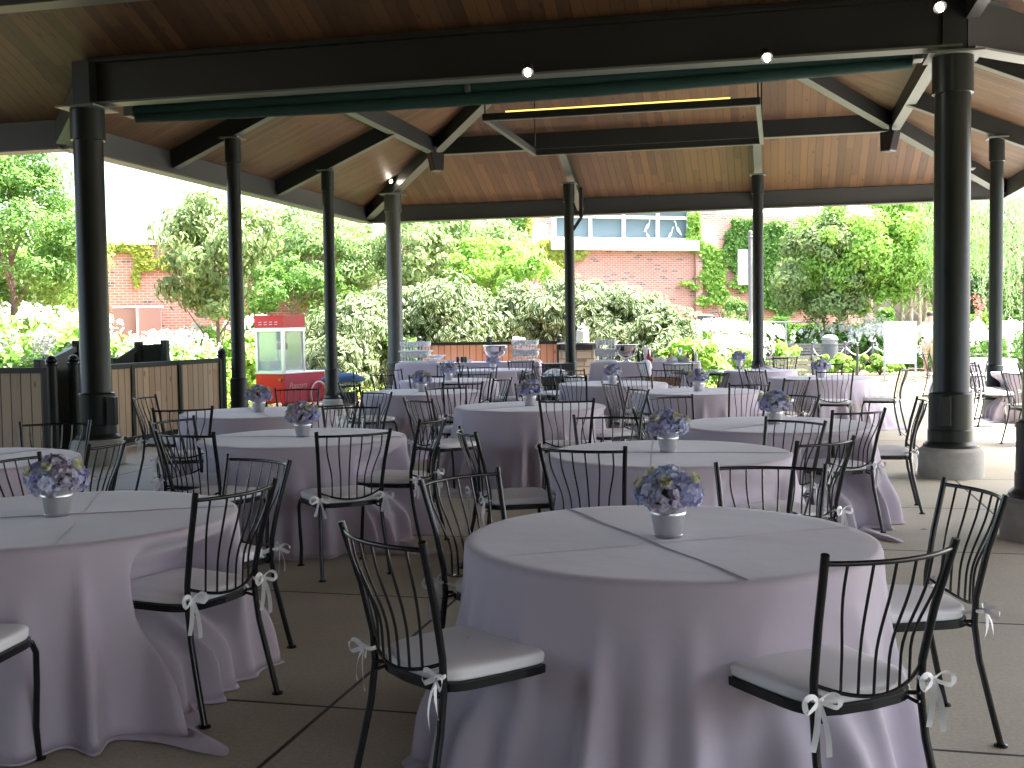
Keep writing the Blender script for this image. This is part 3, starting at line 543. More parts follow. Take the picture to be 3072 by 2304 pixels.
# ------------------------------------------------------------ tables and cloths
def cloth_mesh(seed,R=.765,h=.75,hx=None,hy=None,fold=.075,spill=.34,rot=0.,bulge=None,nf=13,at_=None,chairs=()):
    rng=random.Random(seed); n=320; ph=[rng.random()*6.28 for _ in range(8)]
    def base(a):
        if hx is None: return R*math.cos(a),R*math.sin(a),math.cos(a),math.sin(a)
        c,s=math.cos(a),math.sin(a); e=.16; x=abs(c)**e*math.copysign(hx,c); y=abs(s)**e*math.copysign(hy,s)
        nx=(abs(c)**1.2)*math.copysign(1,c); ny=(abs(s)**1.2)*math.copysign(1,s); l=math.hypot(nx,ny); return x,y,nx/l,ny/l
    A=[2*PI*k/n for k in range(n)] if hx is None else None
    if hx is not None:
        # even spacing along the rectangle
        A=[]; 
        P=4*(hx+hy)
        for k in range(n):
            s=P*k/n
            if s<2*hy: x,y=hx,-hy+s
            elif s<2*hy+2*hx: x,y=hx-(s-2*hy),hy
            elif s<4*hy+2*hx: x,y=-hx,hy-(s-2*hy-2*hx)
            else: x,y=-hx+(s-4*hy-2*hx),-hy
            A.append(math.atan2((abs(y)/hy)**6*math.copysign(1,y),(abs(x)/hx)**6*math.copysign(1,x)))
    F_=[];C_=[];FD=[]; tot=2*PI
    k_=0; ang_=rng.random()*.3
    while ang_<tot-.12:
        FD.append((ang_,rng.uniform(.04,.085)*(1 if hx is None else .45),rng.uniform(.5,1.25),rng.uniform(0,.22))); ang_+=rng.uniform(.15,.40)*13/nf
    par=[2*PI*k/len(A) for k in range(len(A))]
    def fold_at(a,t):
        v=-.22
        for (c,w,am,t0) in FD:
            d=abs(math.remainder(a-c,tot)); ww=w*(.8+.5*t)
            if d<ww*3: v+=am*math.exp(-(d/ww)**2)*min(1,max(0,(t-t0)/(1-t0))*1.5)**.8
        return v+.10*math.cos(4*a+ph[4])
    for a in A:
        c=max(0,math.cos(4*(a-rot)))**4 if spill else 0; C_.append(c*(.6+.4*math.sin(a*1.3+ph[5])**2))
    F_=[fold_at(p,1) for p in par]
    rows=[]
    for k in(0.0001,.2,.4,.6,.8,.93,.985):
        row=[]
        for a in A:
            x,y,nx,ny=base(a); z=h+.0012*math.sin(x*k*9+ph[6])*math.cos(y*k*8+ph[7])
            if bulge: z+=bulge*math.exp(-((x*k-.1)**2+(y*k)**2)/.03)*(1+.12*math.cos(9*a))
            row.append((x*k,y*k,z))
        rows.append(row)
    def ring(off,z,amp,fo=1.):
        row=[]
        for a,f,c in zip(A,F_,C_):
            x,y,nx,ny=base(a); o=off+amp*f*fo; row.append((x+nx*o,y+ny*o,z(a,f,c) if callable(z) else z))
        rows.append(row)
    ring(.004,h-.006,0); ring(.010,h-.022,.001)
    K=15
    for i in range(1,K+1):
        t=i/K; row=[]
        for a,p_,c in zip(A,par,C_):
            x,y,nx,ny=base(a); f=fold_at(p_,t); am=fold*1.9*min(1,t*1.25)**.8*(1-.25*c); kink=.007*math.sin(7*t+a*4+ph[0])
            o=.012+.09*t+am*f*(.75+.25*t)+kink*t+c*spill*.35*t**2.2
            row.append((x+nx*o,y+ny*o,(h-.022)*(1-t)+.012*t+.012*(1-c)*max(0,math.sin(a*3+ph[1]))*t))
        rows.append(row)
    last=rows[-1]
    for i,(dr,zz) in enumerate(((.25,.030),(.55,.045),(.8,.022),(1.,.008))):
        row=[]
        for k_,(a,f,c) in enumerate(zip(A,F_,C_)):
            x,y,nx,ny=base(a); lx,ly,lz=last[k_]; q=spill*1.15*c*dr+.018*dr; wr=.02*c*math.sin(a*37+i*1.3)
            row.append((lx+nx*(q+wr),ly+ny*(q+wr),lz*(1-dr)+zz*c*(.6+.5*math.sin(a*23+i))+.006))
        rows.append(row)
    # seats slid under the table push the hanging cloth inwards
    sm=lambda v:max(0,min(1,v))**2*(3-2*max(0,min(1,v)))
    if at_:
        for ri in range(8,len(rows)):
            for k_ in range(n):
                x,y,z=rows[ri][k_]
                for (ox,oy,hd) in chairs:
                    if (ox-at_[0])*x+(oy-at_[1])*y<0: continue
                    a=rad(hd)+PI/2; fx,fy=math.cos(a),math.sin(a); px_,py_=x+at_[0]-ox,y+at_[1]-oy
                    ly=px_*fx+py_*fy; lx=abs(px_*fy-py_*fx)
                    if ly>(.26 if at_[1]>4.5 else .129) or ly<-.6 or lx>.42: continue
                    wx=1-sm((lx-.235)/.13); wz=sm((.735-z)/.19)*(1-.72*sm((.44-z)/.26))
                    d=((.262 if at_[1]>4.5 else .13)-ly)*wx*wz; x+=fx*d; y+=fy*d
                rows[ri][k_]=(x,y,z)
    b=MB(); b.grid(rows); b.f.append(tuple(range(n))); b.uv.append([(0,0)]*n); return b
WD=mat('table_plywood',(.25,.17,.1),.7)
ctab={}
cent={1:'nearest right round table',6:'nearest left round table'}
for t in range(1,18):
    x,y=TAB[t]
    if t==15: continue
    tb=empty('round_table',(x,y,0),0,'round table under the lilac cloth, the %s'%TN[t],'table','round tables')
    b=MB(); b.lathe([(.74,.715),(.75,.72),(.75,.742),(.74,.745)],40); b.build('tabletop',WD,tb)
    for s in((1,1),(1,-1),(-1,1),(-1,-1)):
        b=MB(); b.tube([(s[0]*.38,s[1]*.38,0),(s[0]*.36,s[1]*.36,.72)],.016,8); b.build('leg',IRON,tb)
    c=cloth_mesh(t*11,rot={1:rad(212),6:rad(-40),4:rad(-35),14:rad(-20)}.get(t,t*.7),nf=12+t%4,at_=(x,y),chairs=[q[:3] for q in CH if q[3]==t or math.dist(q[:2],(x,y))<1.05]).build('tablecloth',CLOTH,None,smooth='all',loc=(x,y,0))
    tag(c,'lilac floor length cloth on the %s'%TN[t],'tablecloth','lilac round tablecloths')
    # ironed creases standing proud of the cloth
    rr=random.Random(t); a0={1:-1.2339,6:rad(14),4:rad(-10)}.get(t,rr.random()*PI)
    for j,(a,of,w,hh) in enumerate(((a0,-0.104 if t==1 else .02,.006,.004),(a0+PI/2,-.1,.004,.0010))):
        D=Vector((math.cos(a),math.sin(a),0)); Pp=Vector((-D.y,D.x,0)); L=math.sqrt(.755**2-of**2); b=MB(); R1=[];R2=[];R3=[]
        for i in range(25):
            p=D*(-L+2*L*i/24)+Pp*(of+.004*math.sin(i*.7)); R1.append(p-Pp*w+Vector((0,0,.7505)));R2.append(p+Vector((0,0,.7505+hh)));R3.append(p+Pp*w*.3+Vector((0,0,.7505)))
        b.grid([R1,R2,R3],closed=False); b.build('fold_crease',CLOTH,c)
# centrepieces
HYD=leafmat('hydrangea_petals',(.42,.47,.74),(.60,.58,.80),trans=.3)
HYDB=leafmat('hydrangea_petals_pale',(.50,.58,.80),(.66,.70,.84),trans=.25)
HYDM=leafmat('hydrangea_petals_mauve',(.52,.47,.60),(.62,.58,.70),trans=.25)
ROSE=mat('cream_rose',(.74,.74,.50),.6)
LEAFD=mat('bouquet_leaf',(.05,.11,.03),.5)
def bouquet(seed):
    rng=random.Random(seed); root=empty('flower_centrepiece')
    b=MB(); b.lathe([(.050,0),(.053,.003),(.055,.008),(.052,.012),(.064,.086),(.0675,.088),(.0675,.094),(.066,.097),(.072,.124),(.0745,.126),(.0745,.130),(.071,.131),(.066,.10),(.066,.09)],40); b.build('tin_bucket',METAL,root,smooth=35)
    spots=[(0,0,.200,.066)]+[(.074*math.cos(a+seed),.074*math.sin(a+seed),.165+.010*math.sin(3*a+seed),.060+.006*math.sin(2*a)) for a in [2*PI*i/6 for i in range(6)]]+[(.03,.04,.215,.045)]
    for i,(x,y,z,r) in enumerate(spots):
        C=[];Nn=[];D=[]; nr=np.random.default_rng(seed*31+i)
        for _ in range(64):
            v=nr.normal(size=3); v/=np.linalg.norm(v)
            if v[2]<-.75: v[2]*=-1
            p=np.array((x,y,z))+v*r*nr.uniform(.8,1.05); t1=np.cross(v,nr.normal(size=3)); t1/=np.linalg.norm(t1); t2=np.cross(v,t1)
            for q in range(4):
                a=q*PI/2; dd=t1*math.cos(a)+t2*math.sin(a); C.append(p+dd*.0085+v*.003); Nn.append(v*1.6-dd*.5); D.append(dd*3)
        m=[HYD,HYDB,HYDM][(i*7+seed)%3]
        leaf_mesh('hydrangea_bloom',C,Nn,.0215,m,root,aspect=.95,seed=seed+i,dirv=D,fold=.12)
    for i in range(5):
        a=seed*1.7+i*1.25; q_=.085+.02*rng.random(); x,y=q_*math.cos(a),q_*math.sin(a); z=.165+.055*rng.random(); R=.021+.006*rng.random()
        ax=Vector((x,y,.07)).normalized(); up=ax; s1=up.orthogonal().normalized(); s2=up.cross(s1); b=MB()
        for ring in range(5):
            rr=R*(1-.19*ring); n=5 if ring<2 else 3; ofs=ring*.6
            for k in range(n):
                a0=ofs+2*PI*k/n; w=2*PI/n*.75; rows=[]
                for u in range(4):
                    uu=u/3; row=[]
                    for vv in range(5):
                        aa=a0+(vv/4-.5)*w*2*(.55+.45*math.sin(PI*min(1,uu+.3))); rad_=rr*(.3+.7*math.sin(min(1,uu*1.05)*PI*.62))
                        row.append(Vector((x,y,z))+ax*.02+ (s1*math.cos(aa)+s2*math.sin(aa))*rad_+ax*(uu*R*1.25-.012+.003*math.sin(vv*2)))
                    rows.append(row)
                b.grid(rows,closed=False)
        b.build('rose',ROSE,root,smooth='all')
    C,Nn=blobs((0,0,.15),(.075,.075,.05),12,5,seed,bs=.5); leaf_mesh('leaves',C,Nn,.045,LEAFD,root,seed=seed)
    return root
BP=[bouquet(i+1) for i in range(3)]; BT=[proto_tree(p) for p in BP]; bf=[True]*3
CW={1:'blue and mauve hydrangeas with cream roses',2:'hydrangeas with cream roses at both sides',5:'small ball of dusky mauve hydrangeas'}
for n_,t in enumerate([1,6,2,4,3,8,5,9,10,11,12,13,14,15]):
    v=n_%3
    if bf[v]: o=BP[v]; bf[v]=False
    else: o=copy_tree(BT[v])
    x,y=TAB[t]; z=.7515
    if t==15: x,y,z=at(2218,1090,19.4).x,19.4,.82
    o.location=(x,y,z); o.rotation_euler=(0,0,n_*1.1+.3)
    tag(o,'blue hydrangeas in a tin bucket on the %s'%TN[t],'centrepiece','hydrangea table centrepieces')
# two buffets under the back eave
def buffet(px0,px1,d,h,label,seed,grp):
    a=at(px0,1080,d); b_=at(px1,1080,d*.985); mid=(a+b_)/2; hx=(Vector(b_)-Vector(a)).to_2d().length/2
    ang=math.atan2(b_.y-a.y,b_.x-a.x)
    t=empty('buffet_table',(mid.x,mid.y,0),ang,'long folding table hidden under the %s'%label,'table',grp)
    b=MB(); b.box((0,0,h-.03),(2*hx-.06,.70,.03)); b.build('tabletop',WD,t)
    for s in((1,1),(1,-1),(-1,1),(-1,-1)):
        b=MB(); b.tube([(s[0]*(hx-.2),s[1]*.28,0),(s[0]*(hx-.2),s[1]*.28,h-.04)],.016,8); b.build('leg',IRON,t)
    c=cloth_mesh(seed,h=h,hx=hx,hy=.38,fold=.03,spill=.0,nf=22).build('tablecloth',CLOTH,None,smooth='all',loc=(mid.x,mid.y,0),rz=ang)
    tag(c,label,'tablecloth','lilac buffet cloths'); return mid,ang,hx,h
B1=buffet(1196,1622,23.2,.85,'lilac cloth on the left buffet with the glassware',5,'buffet tables')
B2=buffet(1776,2100,21.9,.85,'lilac cloth on the right buffet with the bottles',7,'buffet tables')
def onb(B,px,dy=0.):
    mid,ang,hx,h=B; u=Vector((math.cos(ang),math.sin(ang)));v=Vector((-u.y,u.x)); s=ray(px,1080)[0]
    # intersection of the pixel column with the table line
    # (mid + u*t + v*dy).x = s*(...).y
    p=Vector((mid.x,mid.y))+v*dy; t=(s*p.y-p.x)/(u.x-s*u.y); q=p+u*t; return Vector((q.x,q.y,h+.002))
# glassware: stemmed glasses in two tiers
def glass_proto():
    b=MB(); b.lathe([(.036,0),(.036,.003),(.006,.008),(.005,.085),(.012,.09),(.036,.125),(.040,.16),(.034,.20),(.032,.20),(.037,.16),(.033,.127),(.008,.095)],10)
    return b.build('wine_glass',GLASSW,None,smooth=True)
gp=glass_proto(); fst=True
def tray_stack(B,px0,px1,n,tag_):
    global fst
    for tier in range(2):
        a=onb(B,px0,-.20); c=onb(B,px1,-.20); mid,ang,hx,h=B
        L=(c-a).length; m=(a+c)/2
        b=MB(); b.box((0,0,.008),(L+.06,.42,.016)); b.box((0,-.2,.02),(L+.06,.012,.03)); b.box((0,.2,.02),(L+.06,.012,.03))
        v=Vector((-math.sin(ang),math.cos(ang),0)); o=b.build('glass_tray',GLASSW,None,loc=m+v*.2+Vector((0,0,tier*.222)),rz=ang)
        tag(o,'%s tray of stemmed glasses %s'%(('lower','upper')[tier],tag_),'tray','trays of glasses on the buffets')
        for r in range(2):
            for k in range(n):
                if fst: g_=gp; fst=False
                else: g_=gp.copy(); COL.objects.link(g_)
                g_.location=a.lerp(c,(k+.5)/n)+v*(.06+r*.22)+Vector((0,0,.018+tier*.222))
                tag(g_,'stemmed glass, one of the rows %s'%tag_,'glass','stemmed glasses %s'%tag_)
tray_stack(B1,1200,1285,9,'at the left end of the left buffet'); tray_stack(B1,1535,1612,9,'right of the silver bowl on the left buffet'); tray_stack(B2,1785,1845,7,'left of the bowl on the right buffet')
def bowl(p,label,r=.22):
    o=empty('punch_bowl',p,0,label,'bowl','silver punch bowls')
    b=MB(); b.lathe([(.10,0),(.105,.008),(.06,.03),(.035,.055),(.04,.075),(.09,.09),(r*.75,.15),(r*.95,.24),(r*.98,.31),(r*1.06,.335),(r*1.02,.337),(r*.93,.31),(r*.9,.24),(r*.6,.13),(.05,.10)],40); b.build('bowl',SILVER,o,smooth=50)
    b=MB(); b.lathe([(r*1.03,.334),(r*1.08,.337),(r*1.08,.343),(r*1.03,.346)],40,caps=False); b.build('rim',SILVER,o,smooth=50)
bowl(onb(B1,1486,-.15),'footed silver punch bowl in the middle of the left buffet',.25); bowl(onb(B2,1879,-.15),'footed silver punch bowl on the right buffet beside the bottles',.23)
def lobj(name,prof,p,m,label,cat,group=None,n=14,sub=None):
    b=MB(); b.lathe(prof,n); o=b.build(name,m,None,smooth=35,loc=p); tag(o,label,cat,group)
    if sub: q=MB(); q.lathe(sub[1],n); q.build(sub[0],sub[2],o,smooth=35)
    return o
for i,(px,c,w) in enumerate(((1373,(.02,.03,.12),'blue'),(1386,(.03,.03,.03),'dark'),(1396,(.02,.10,.05),'green'))):
    lobj('soda_can',[(.028,0),(.033,.006),(.033,.105),(.027,.118),(.025,.119)],onb(B1,px,-.28),mat('can_'+w,c,.3,metal=.4),'%s soda can standing on the left buffet'%w,'can','soda cans on the left buffet',14)
for i,px in enumerate((1300,1315)):
    lobj('glass_bowl',[(.07,0),(.08,.004),(.16,.07),(.165,.075),(.155,.07),(.07,.01)],onb(B1,px,-.1)+Vector((0,0,.08*i)),GLASSW,('lower','upper')[i]+' of two stacked clear serving bowls beside the left tray','bowl','stacked clear bowls',24)
for i,px in enumerate((1330,1345,1356,1408)):
    b=MB(); b.lathe([(.03,0),(.04,.01),(.045,.06),(.041,.06),(.036,.012)],14); b.tube([(.043+.022*math.sin(a),0,.033-.02*math.cos(a)) for a in [PI*k/6 for k in range(7)]],.004,6)
    tag(b.build('glass_cup',GLASSW,None,smooth=True,loc=onb(B1,px,-.3)),'small clear punch cup by the cans, number %d from the left'%(i+1),'cup','punch cups by the cans')
for i,(px,c,hh,w) in enumerate(((1916,(.03,.05,.02),.26,'dark green'),(1928,(.02,.015,.012),.24,'black'),(1946,(.35,.03,.01),.24,'red capped'),(1957,(.10,.09,.05),.2,'brown'),(2064,(.30,.04,.01),.2,'orange'),(2080,(.03,.04,.02),.24,'slim green'),(2088,(.5,.5,.48),.22,'pale'))):
    lobj('bottle',[(.03,0),(.032,.01),(.032,hh*.55),(.014,hh*.72),(.013,hh*.93),(.016,hh*.94),(.016,hh)],onb(B2,px,-.1-.1*(i%2)),mat('bottle_'+w.replace(' ','_'),c,.15),'%s bottle on the right buffet'%w,'bottle','bottles on the right buffet')
lobj('wine_glass',[(.034,0),(.034,.003),(.005,.01),(.005,.12),(.03,.16),(.04,.22),(.034,.27),(.031,.27),(.036,.22)],onb(B2,2040,-.2),GLASSW,'tall single wine glass near the right end of the right buffet','glass')
lobj('water_pitcher',[(.07,0),(.075,.02),(.085,.24),(.09,.29),(.085,.29),(.078,.24),(.068,.03)],onb(B2,1940,.12),GLASSW,'clear glass pitcher behind the red capped bottle','pitcher')
lobj('glass_mug',[(.04,0),(.045,.09),(.04,.09),(.036,.01)],onb(B2,2010,-.1)+Vector((0,0,.06)),mat('amber_glass',(.6,.35,.08),.1,trans=.5),'amber glass mug on the right buffet','mug')
for i,(px,c,w) in enumerate(((1953,(.45,.06,.04),'red'),(1965,(.8,.8,.8),'white'),(1986,(.72,.74,.78),'pale'),(2020,(.55,.6,.7),'blue grey'),(2050,(.25,.3,.27),'grey green'))):
    b=MB(); rows=[]
    for k,(rr,z) in enumerate(((.09,0),(.10,.02),(.085,.05),(.05,.075),(.01,.085))): rows.append([(rr*1.25*math.cos(a)*(1+.12*math.sin(3*a+i)),rr*math.sin(a),z*(1+.25*math.sin(2*a+i*2))) for a in [2*PI*j/18 for j in range(18)]])
    b.grid(rows); tag(b.build('folded_napkin',mat('napkin_'+w.replace(' ','_'),c,.9),None,smooth='all',loc=onb(B2,px,-.27)),'%s bundled napkin lying on the front edge of the right buffet'%w,'napkin','bundled napkins on the right buffet')
# ------------------------------------------------------------ glass table with bunched cloth (15)
x,y=TAB[15]
gt=empty('glass_table',(x-.55,y+.15,0),0,'round glass topped patio table partly covered by a bunched lilac cloth','table')
b=MB(); b.lathe([(.60,.715),(.605,.72),(.605,.727),(.60,.73)],40); b.build('glass_top',mat('grey_glass',(.28,.33,.32),.08),gt,smooth=30)
for k in range(4):
    a=PI/4+k*PI/2; b=MB(); b.tube([(.42*math.cos(a),.42*math.sin(a),0),(.34*math.cos(a),.34*math.sin(a),.35),(.45*math.cos(a),.45*math.sin(a),.712)],.014,8); b.build('leg',IRON,gt,smooth=True)
b=MB(); b.tube([(.58*math.cos(a),.58*math.sin(a),.705) for a in [2*PI*i/32 for i in range(32)]],.014,6,closed=True); b.build('rim',IRON,gt,smooth=True)
c=cloth_mesh(77,R=.62,h=.745,fold=.11,spill=.1,bulge=.07,nf=15).build('tablecloth',CLOTH,None,smooth='all',loc=(x+.35,y-.15,0)); tag(c,'bunched lilac cloth gathered into folds over the patio table near the right back column','tablecloth')
for i,(px,py) in enumerate(((2120,1101),(2165,1094))):
    lobj('dinner_plate',[(.07,0),(.12,.012),(.125,.016),(.12,.018),(.06,.006)],Vector((x-.75+.35*i,y+.1*i,.735)),WHITE,('left','right')[i]+' white plate on the glass patio table','plate','plates on the glass table',24)
b=MB(); b.box((0,0,.07),(.42,.28,.14)); tag(b.build('serving_tin',mat('tin_box',(.35,.36,.33),.4,metal=.6),None,loc=(x-.95,y-.05,.735),rz=.1,bevel=.01),'grey metal serving tin on the left of the glass patio table','tin')
# cardboard box, black crates, bags
def boxthing(name,p,d,rz,m,label,cat,flaps=False,group=None):
    a=empty(name,p,rz,label,cat,group); w=.02
    b=MB()
    for c_,s_ in(((0,-d[1]/2,d[2]/2),(d[0],w,d[2])),((0,d[1]/2,d[2]/2),(d[0],w,d[2])),((-d[0]/2+w/2,0,d[2]/2),(w,d[1]-w,d[2])),((d[0]/2-w/2,0,d[2]/2),(w,d[1]-w,d[2])),((0,0,w/2),(d[0]-2*w,d[1]-w,w))): b.box(c_,s_)
    b.build('body',m,a,bevel=.004)
    if flaps:
        for s in(-1,1):
            b=MB(); b.box((0,s*(d[1]/2+.07),d[2]-.03),(d[0]-.02,.17,.008),M=Matrix.Rotation(-s*.5,3,'X')); b.build('flap',m,a)
    else:
        b=MB(); b.box((0,0,d[2]+.01),(d[0]+.03,d[1]+.03,.02)); b.box((0,-d[1]/2-.015,d[2]*.72),(d[0]*.3,.02,.04)); b.build('lid',m,a,bevel=.006)
    return a
boxthing('cardboard_box',Vector((at(1988,1160,19.9).x,19.9,.34)),(.62,.4,.27),-.1,mat('cardboard',(.34,.17,.075),.85,var=.1,vs=4),'brown cardboard box on a stool in front of the right buffet','box',True)
b=MB(); b.box((0,0,.315),(.5,.38,.03)); 
st=b.build('low_stool',IRON,None,loc=(at(1988,1160,19.9).x,19.9,0),rz=-.1)
for s in((1,1),(1,-1),(-1,1),(-1,-1)):
    b=MB(); b.tube([(s[0]*.21,s[1]*.15,0),(s[0]*.2,s[1]*.14,.3)],.012,6); b.build('leg',IRON,st)
tag(st,'low black stool under the cardboard box','stool')
for px,d,sz,l in((1668,20.7,(.50,.4,.62),'taller black lidded bin right of the left buffet'),(1728,20.4,(.62,.42,.50),'wider black lidded bin before the thin back column'),(1672,21.9,(.55,.4,.82),'black bin half hidden behind the taller one')):
    boxthing('storage_bin',(at(px,1150,d).x,d,0),sz,.15,BLACK,l,'bin',False,'black storage bins between the buffets')
for px,d,z,l in((1664,20.7,.65,'crumpled clear bag on the taller black bin'),(1728,20.4,.53,'crumpled clear bag on the wider black bin')):
    C=[];rows=[]; rg=random.Random(px)
    for k,(rr,zz) in enumerate(((.17,0),(.2,.03),(.16,.07),(.06,.09),(.01,.092))): rows.append([(rr*math.cos(a)*(1+.3*rg.random()),rr*.7*math.sin(a)*(1+.3*rg.random()),zz*(1+.5*rg.random())) for a in [2*PI*j/16 for j in range(16)]])
    b=MB(); b.grid(rows); tag(b.build('plastic_bag',GLASSW,None,loc=(at(px,1100,d).x,d,z)),l,'bag')
# white wrapped linen bundle and ribbon on the back chair
b=MB(); b.lathe([(.09,0),(.11,.05),(.11,.30),(.085,.38),(.03,.41)],16); tag(b.build('linen_roll',mat('linen',(.82,.84,.9),.9),None,smooth='all',loc=(at(1938,1120,20.4).x,20.4,.52)),'rounded white linen bundle in front of the right buffet','linen')
# stone pier with glass drink dispenser
STONE=brickmat('pier_stone',(.30,.27,.22),(.22,.20,.165),(.12,.11,.09),(.14,.12,.10))
n=STONE.node_tree.nodes
for k in n:
    if k.type=='TEX_BRICK': k.inputs['Brick Width'].default_value=.34; k.inputs['Row Height'].default_value=.17; k.inputs['Mortar Size'].default_value=.012
def uvbox(name,c,d,rz,m,parent=None,loc=None):
    b=MB(); x,y,z=d[0]/2,d[1]/2,d[2]/2; R=Matrix.Rotation(rz,3,'Z')
    for nx,ny in((0,-1),(1,0),(0,1),(-1,0)):
        if nx==0: q=[(-x*-ny if False else -x,ny*y,-z),(x,ny*y,-z),(x,ny*y,z),(-x,ny*y,z)]; uu=[(p[0],p[2]+c[2]) for p in q]
        else: q=[(nx*x,-y,-z),(nx*x,y,-z),(nx*x,y,z),(nx*x,-y,z)]; uu=[(p[1]+x+y,p[2]+c[2]) for p in q]
        b.add([R@Vector(p)+Vector(c) for p in q],[(0,1,2,3)],[uu])
    for s in(-1,1):
        q=[(-x,-y,s*z),(x,-y,s*z),(x,y,s*z),(-x,y,s*z)]; b.add([R@Vector(p)+Vector(c) for p in q],[(0,1,2,3)],[[(p[0],p[1]) for p in q]])
    return b.build(name,m,parent,loc=loc)
pp=at(1737,1100,24.6)
pier=empty('stone_grill_pier',(pp.x,pp.y,0),-TH,'square stone grill pier with a dark slab top behind the thin back column','pier')
uvbox('stone_body',(0,0,.52),(.78,.6,1.04),0,STONE,pier); b=MB(); b.box((0,0,1.10),(.70,.55,.12)); b.build('grill_box',BLACK,pier,bevel=.01); b=MB(); b.box((.1,0,1.18),(1.1,.5,.03)); b.build('slab_top',mat('slab_grey',(.16,.16,.16),.3),pier,bevel=.006)
pp=at(1748,1020,24.4)
o=empty('drink_dispenser',(pp.x,pp.y,1.195),0,'clear glass drink dispenser jar with a knobbed lid on the stone pier','dispenser')
b=MB(); b.lathe([(.125,0),(.14,.01),(.14,.27),(.10,.31),(.095,.325),(.09,.325),(.095,.305),(.13,.265),(.13,.02)],8); b.build('jar',mat('jar_glass',(.75,.82,.80),.12,trans=.55),o)
b=MB(); b.lathe([(.11,.325),(.11,.345),(.05,.375),(.02,.38),(.035,.41),(.02,.435),(.0,.437)],20); b.build('lid',GLASSW,o,smooth=True)
b=MB(); b.tube([(0,-.13,.05),(0,-.19,.05),(0,-.2,.03)],.012,8); b.box((0,-.17,.07),(.05,.015,.015)); b.build('tap',SILVER,o)
# ------------------------------------------------------------ fences
def fence(name,label,runs,h,posts,plank=WOODF,z0=.12,stile=(),cap=True):
    a=empty(name,runs[0][0]+(0,),0,label,'fence'); o=Vector((*runs[0][0],0))
    for (p,q) in runs:
        p=Vector((*p,0))-o;q=Vector((*q,0))-o; d=(q-p); L=d.length; d.normalize(); nrm=Vector((-d.y,d.x,0))
        b=MB()
        for s in(-1,1):
            P=[p+nrm*.012*s+Vector((0,0,z0)),q+nrm*.012*s+Vector((0,0,z0)),q+nrm*.012*s+Vector((0,0,h-.05)),p+nrm*.012*s+Vector((0,0,h-.05))]
            b.add(P,[(0,1,2,3)],[[(0,0),(L,0),(L,h),(0,h)]])
        b.build('plank_panel',plank,a)
        b=MB(); b.beam(p+Vector((0,0,h-.035)),q+Vector((0,0,h-.035)),.06,.07); b.beam(p+Vector((0,0,z0-.02)),q+Vector((0,0,z0-.02)),.06,.07)
        k=max(1,round(L/1.35))
        for i in range(k+1):
            c=p.lerp(q,i/k); b.box((c.x,c.y,(h+z0)/2),(.075,.075,h-z0-.05),math.atan2(d.y,d.x))
        b.build('frame',COLM,a)
    for p in posts:
        P=Vector((*p,0))-o; b=MB(); b.lathe([(.065,0),(.065,h+.02),(.075,h+.03),(.075,h+.05),(.06,h+.06)],16,P); b.build('post',COLM,a,smooth=35)
        if cap: b=MB(); b.lathe([(.06,h+.06),(.066,h+.09),(.055,h+.12),(.03,h+.145),(.0,h+.15)],16,P); b.build('ball_cap',COLM,a,smooth='all')
    return a
def l2(U,V): w=L2W(U,V); return (w.x,w.y)
fence('board_fence','low fence of upright cedar boards in a dark frame right of the left column',[(l2(-8.62,12.35),l2(-8.55,15.9))],1.14,[l2(-8.62,12.3),l2(-8.55,16.0)])
fence('board_fence','low fence of upright cedar boards at the far left edge',[(l2(-12.2,12.0),l2(-8.8,12.0))],1.14,[l2(-8.72,12.0),l2(-12.3,12.0)])
pa=at(1258,1000,25.4);pb=at(1468,1000,25.2);pc=at(1678,1000,25.0)
fence('board_fence','reddish cedar board fence with ball topped posts behind the left buffet',[((pa.x,pa.y),(pb.x,pb.y)),((pb.x,pb.y),(pc.x,pc.y))],1.24,[(pa.x,pa.y),(pb.x,pb.y),(pc.x,pc.y)],plank=planks('red_fence_boards',(.44,.24,.15),(.34,.17,.10),.145,groove=.05,grey=(.40,.21,.13)))
q=pb.lerp(pc,.42); b=MB(); b.box((0,0,0),(.30,.07,.13),M=Matrix.Rotation(.12,3,'Y')); tag(b.build('folded_towel',mat('towel_white',(.82,.84,.88),.9),None,loc=(q.x,q.y-.02,1.27),bevel=.03),'folded white towel hung over the fence behind the left buffet','towel')
# dark green ramp railing behind the left fence
rl=empty('ramp_railing',l2(-10.5,14)+(0,),0,'dark green solid panelled ramp railing sloping up behind the left fence','railing'); o0=Vector((*l2(-10.5,14),0))
def gpanel(a,b_,za,zb_,m=DKGREEN):
    A=Vector((*l2(*a),0))-o0;B=Vector((*l2(*b_),0))-o0; d=(B-A).normalized(); nn=Vector((-d.y,d.x,0))*.02
    b=MB(); b.prism([A+Vector((0,0,.05)),B+Vector((0,0,.05)),B+Vector((0,0,zb_-.06)),A+Vector((0,0,za-.06))],nn); b.build('panel',m,rl)
    b=MB(); b.beam(A+Vector((0,0,za-.03)),B+Vector((0,0,zb_-.03)),.07,.07); b.build('rail',DKGREEN,rl)
    for P,z in((A,za),(B,zb_)): b=MB(); b.box(P+Vector((0,0,(z+.06)/2)),(.10,.10,z+.06),-TH); b.build('post',DKGREEN,rl,bevel=.01)
def toL(px,d): x_=ray(px,1100)[0]*d; return (x_*math.cos(TH)-d*math.sin(TH),x_*math.sin(TH)+d*math.cos(TH))
gpanel(toL(118,13.9),toL(234,14.6),1.18,1.40); gpanel(toL(234,14.6),toL(300,15.6),1.40,1.42)
gpanel(toL(338,16.4),toL(418,16.6),1.13,1.36); gpanel(toL(418,16.6),toL(497,16.7),1.36,1.38)
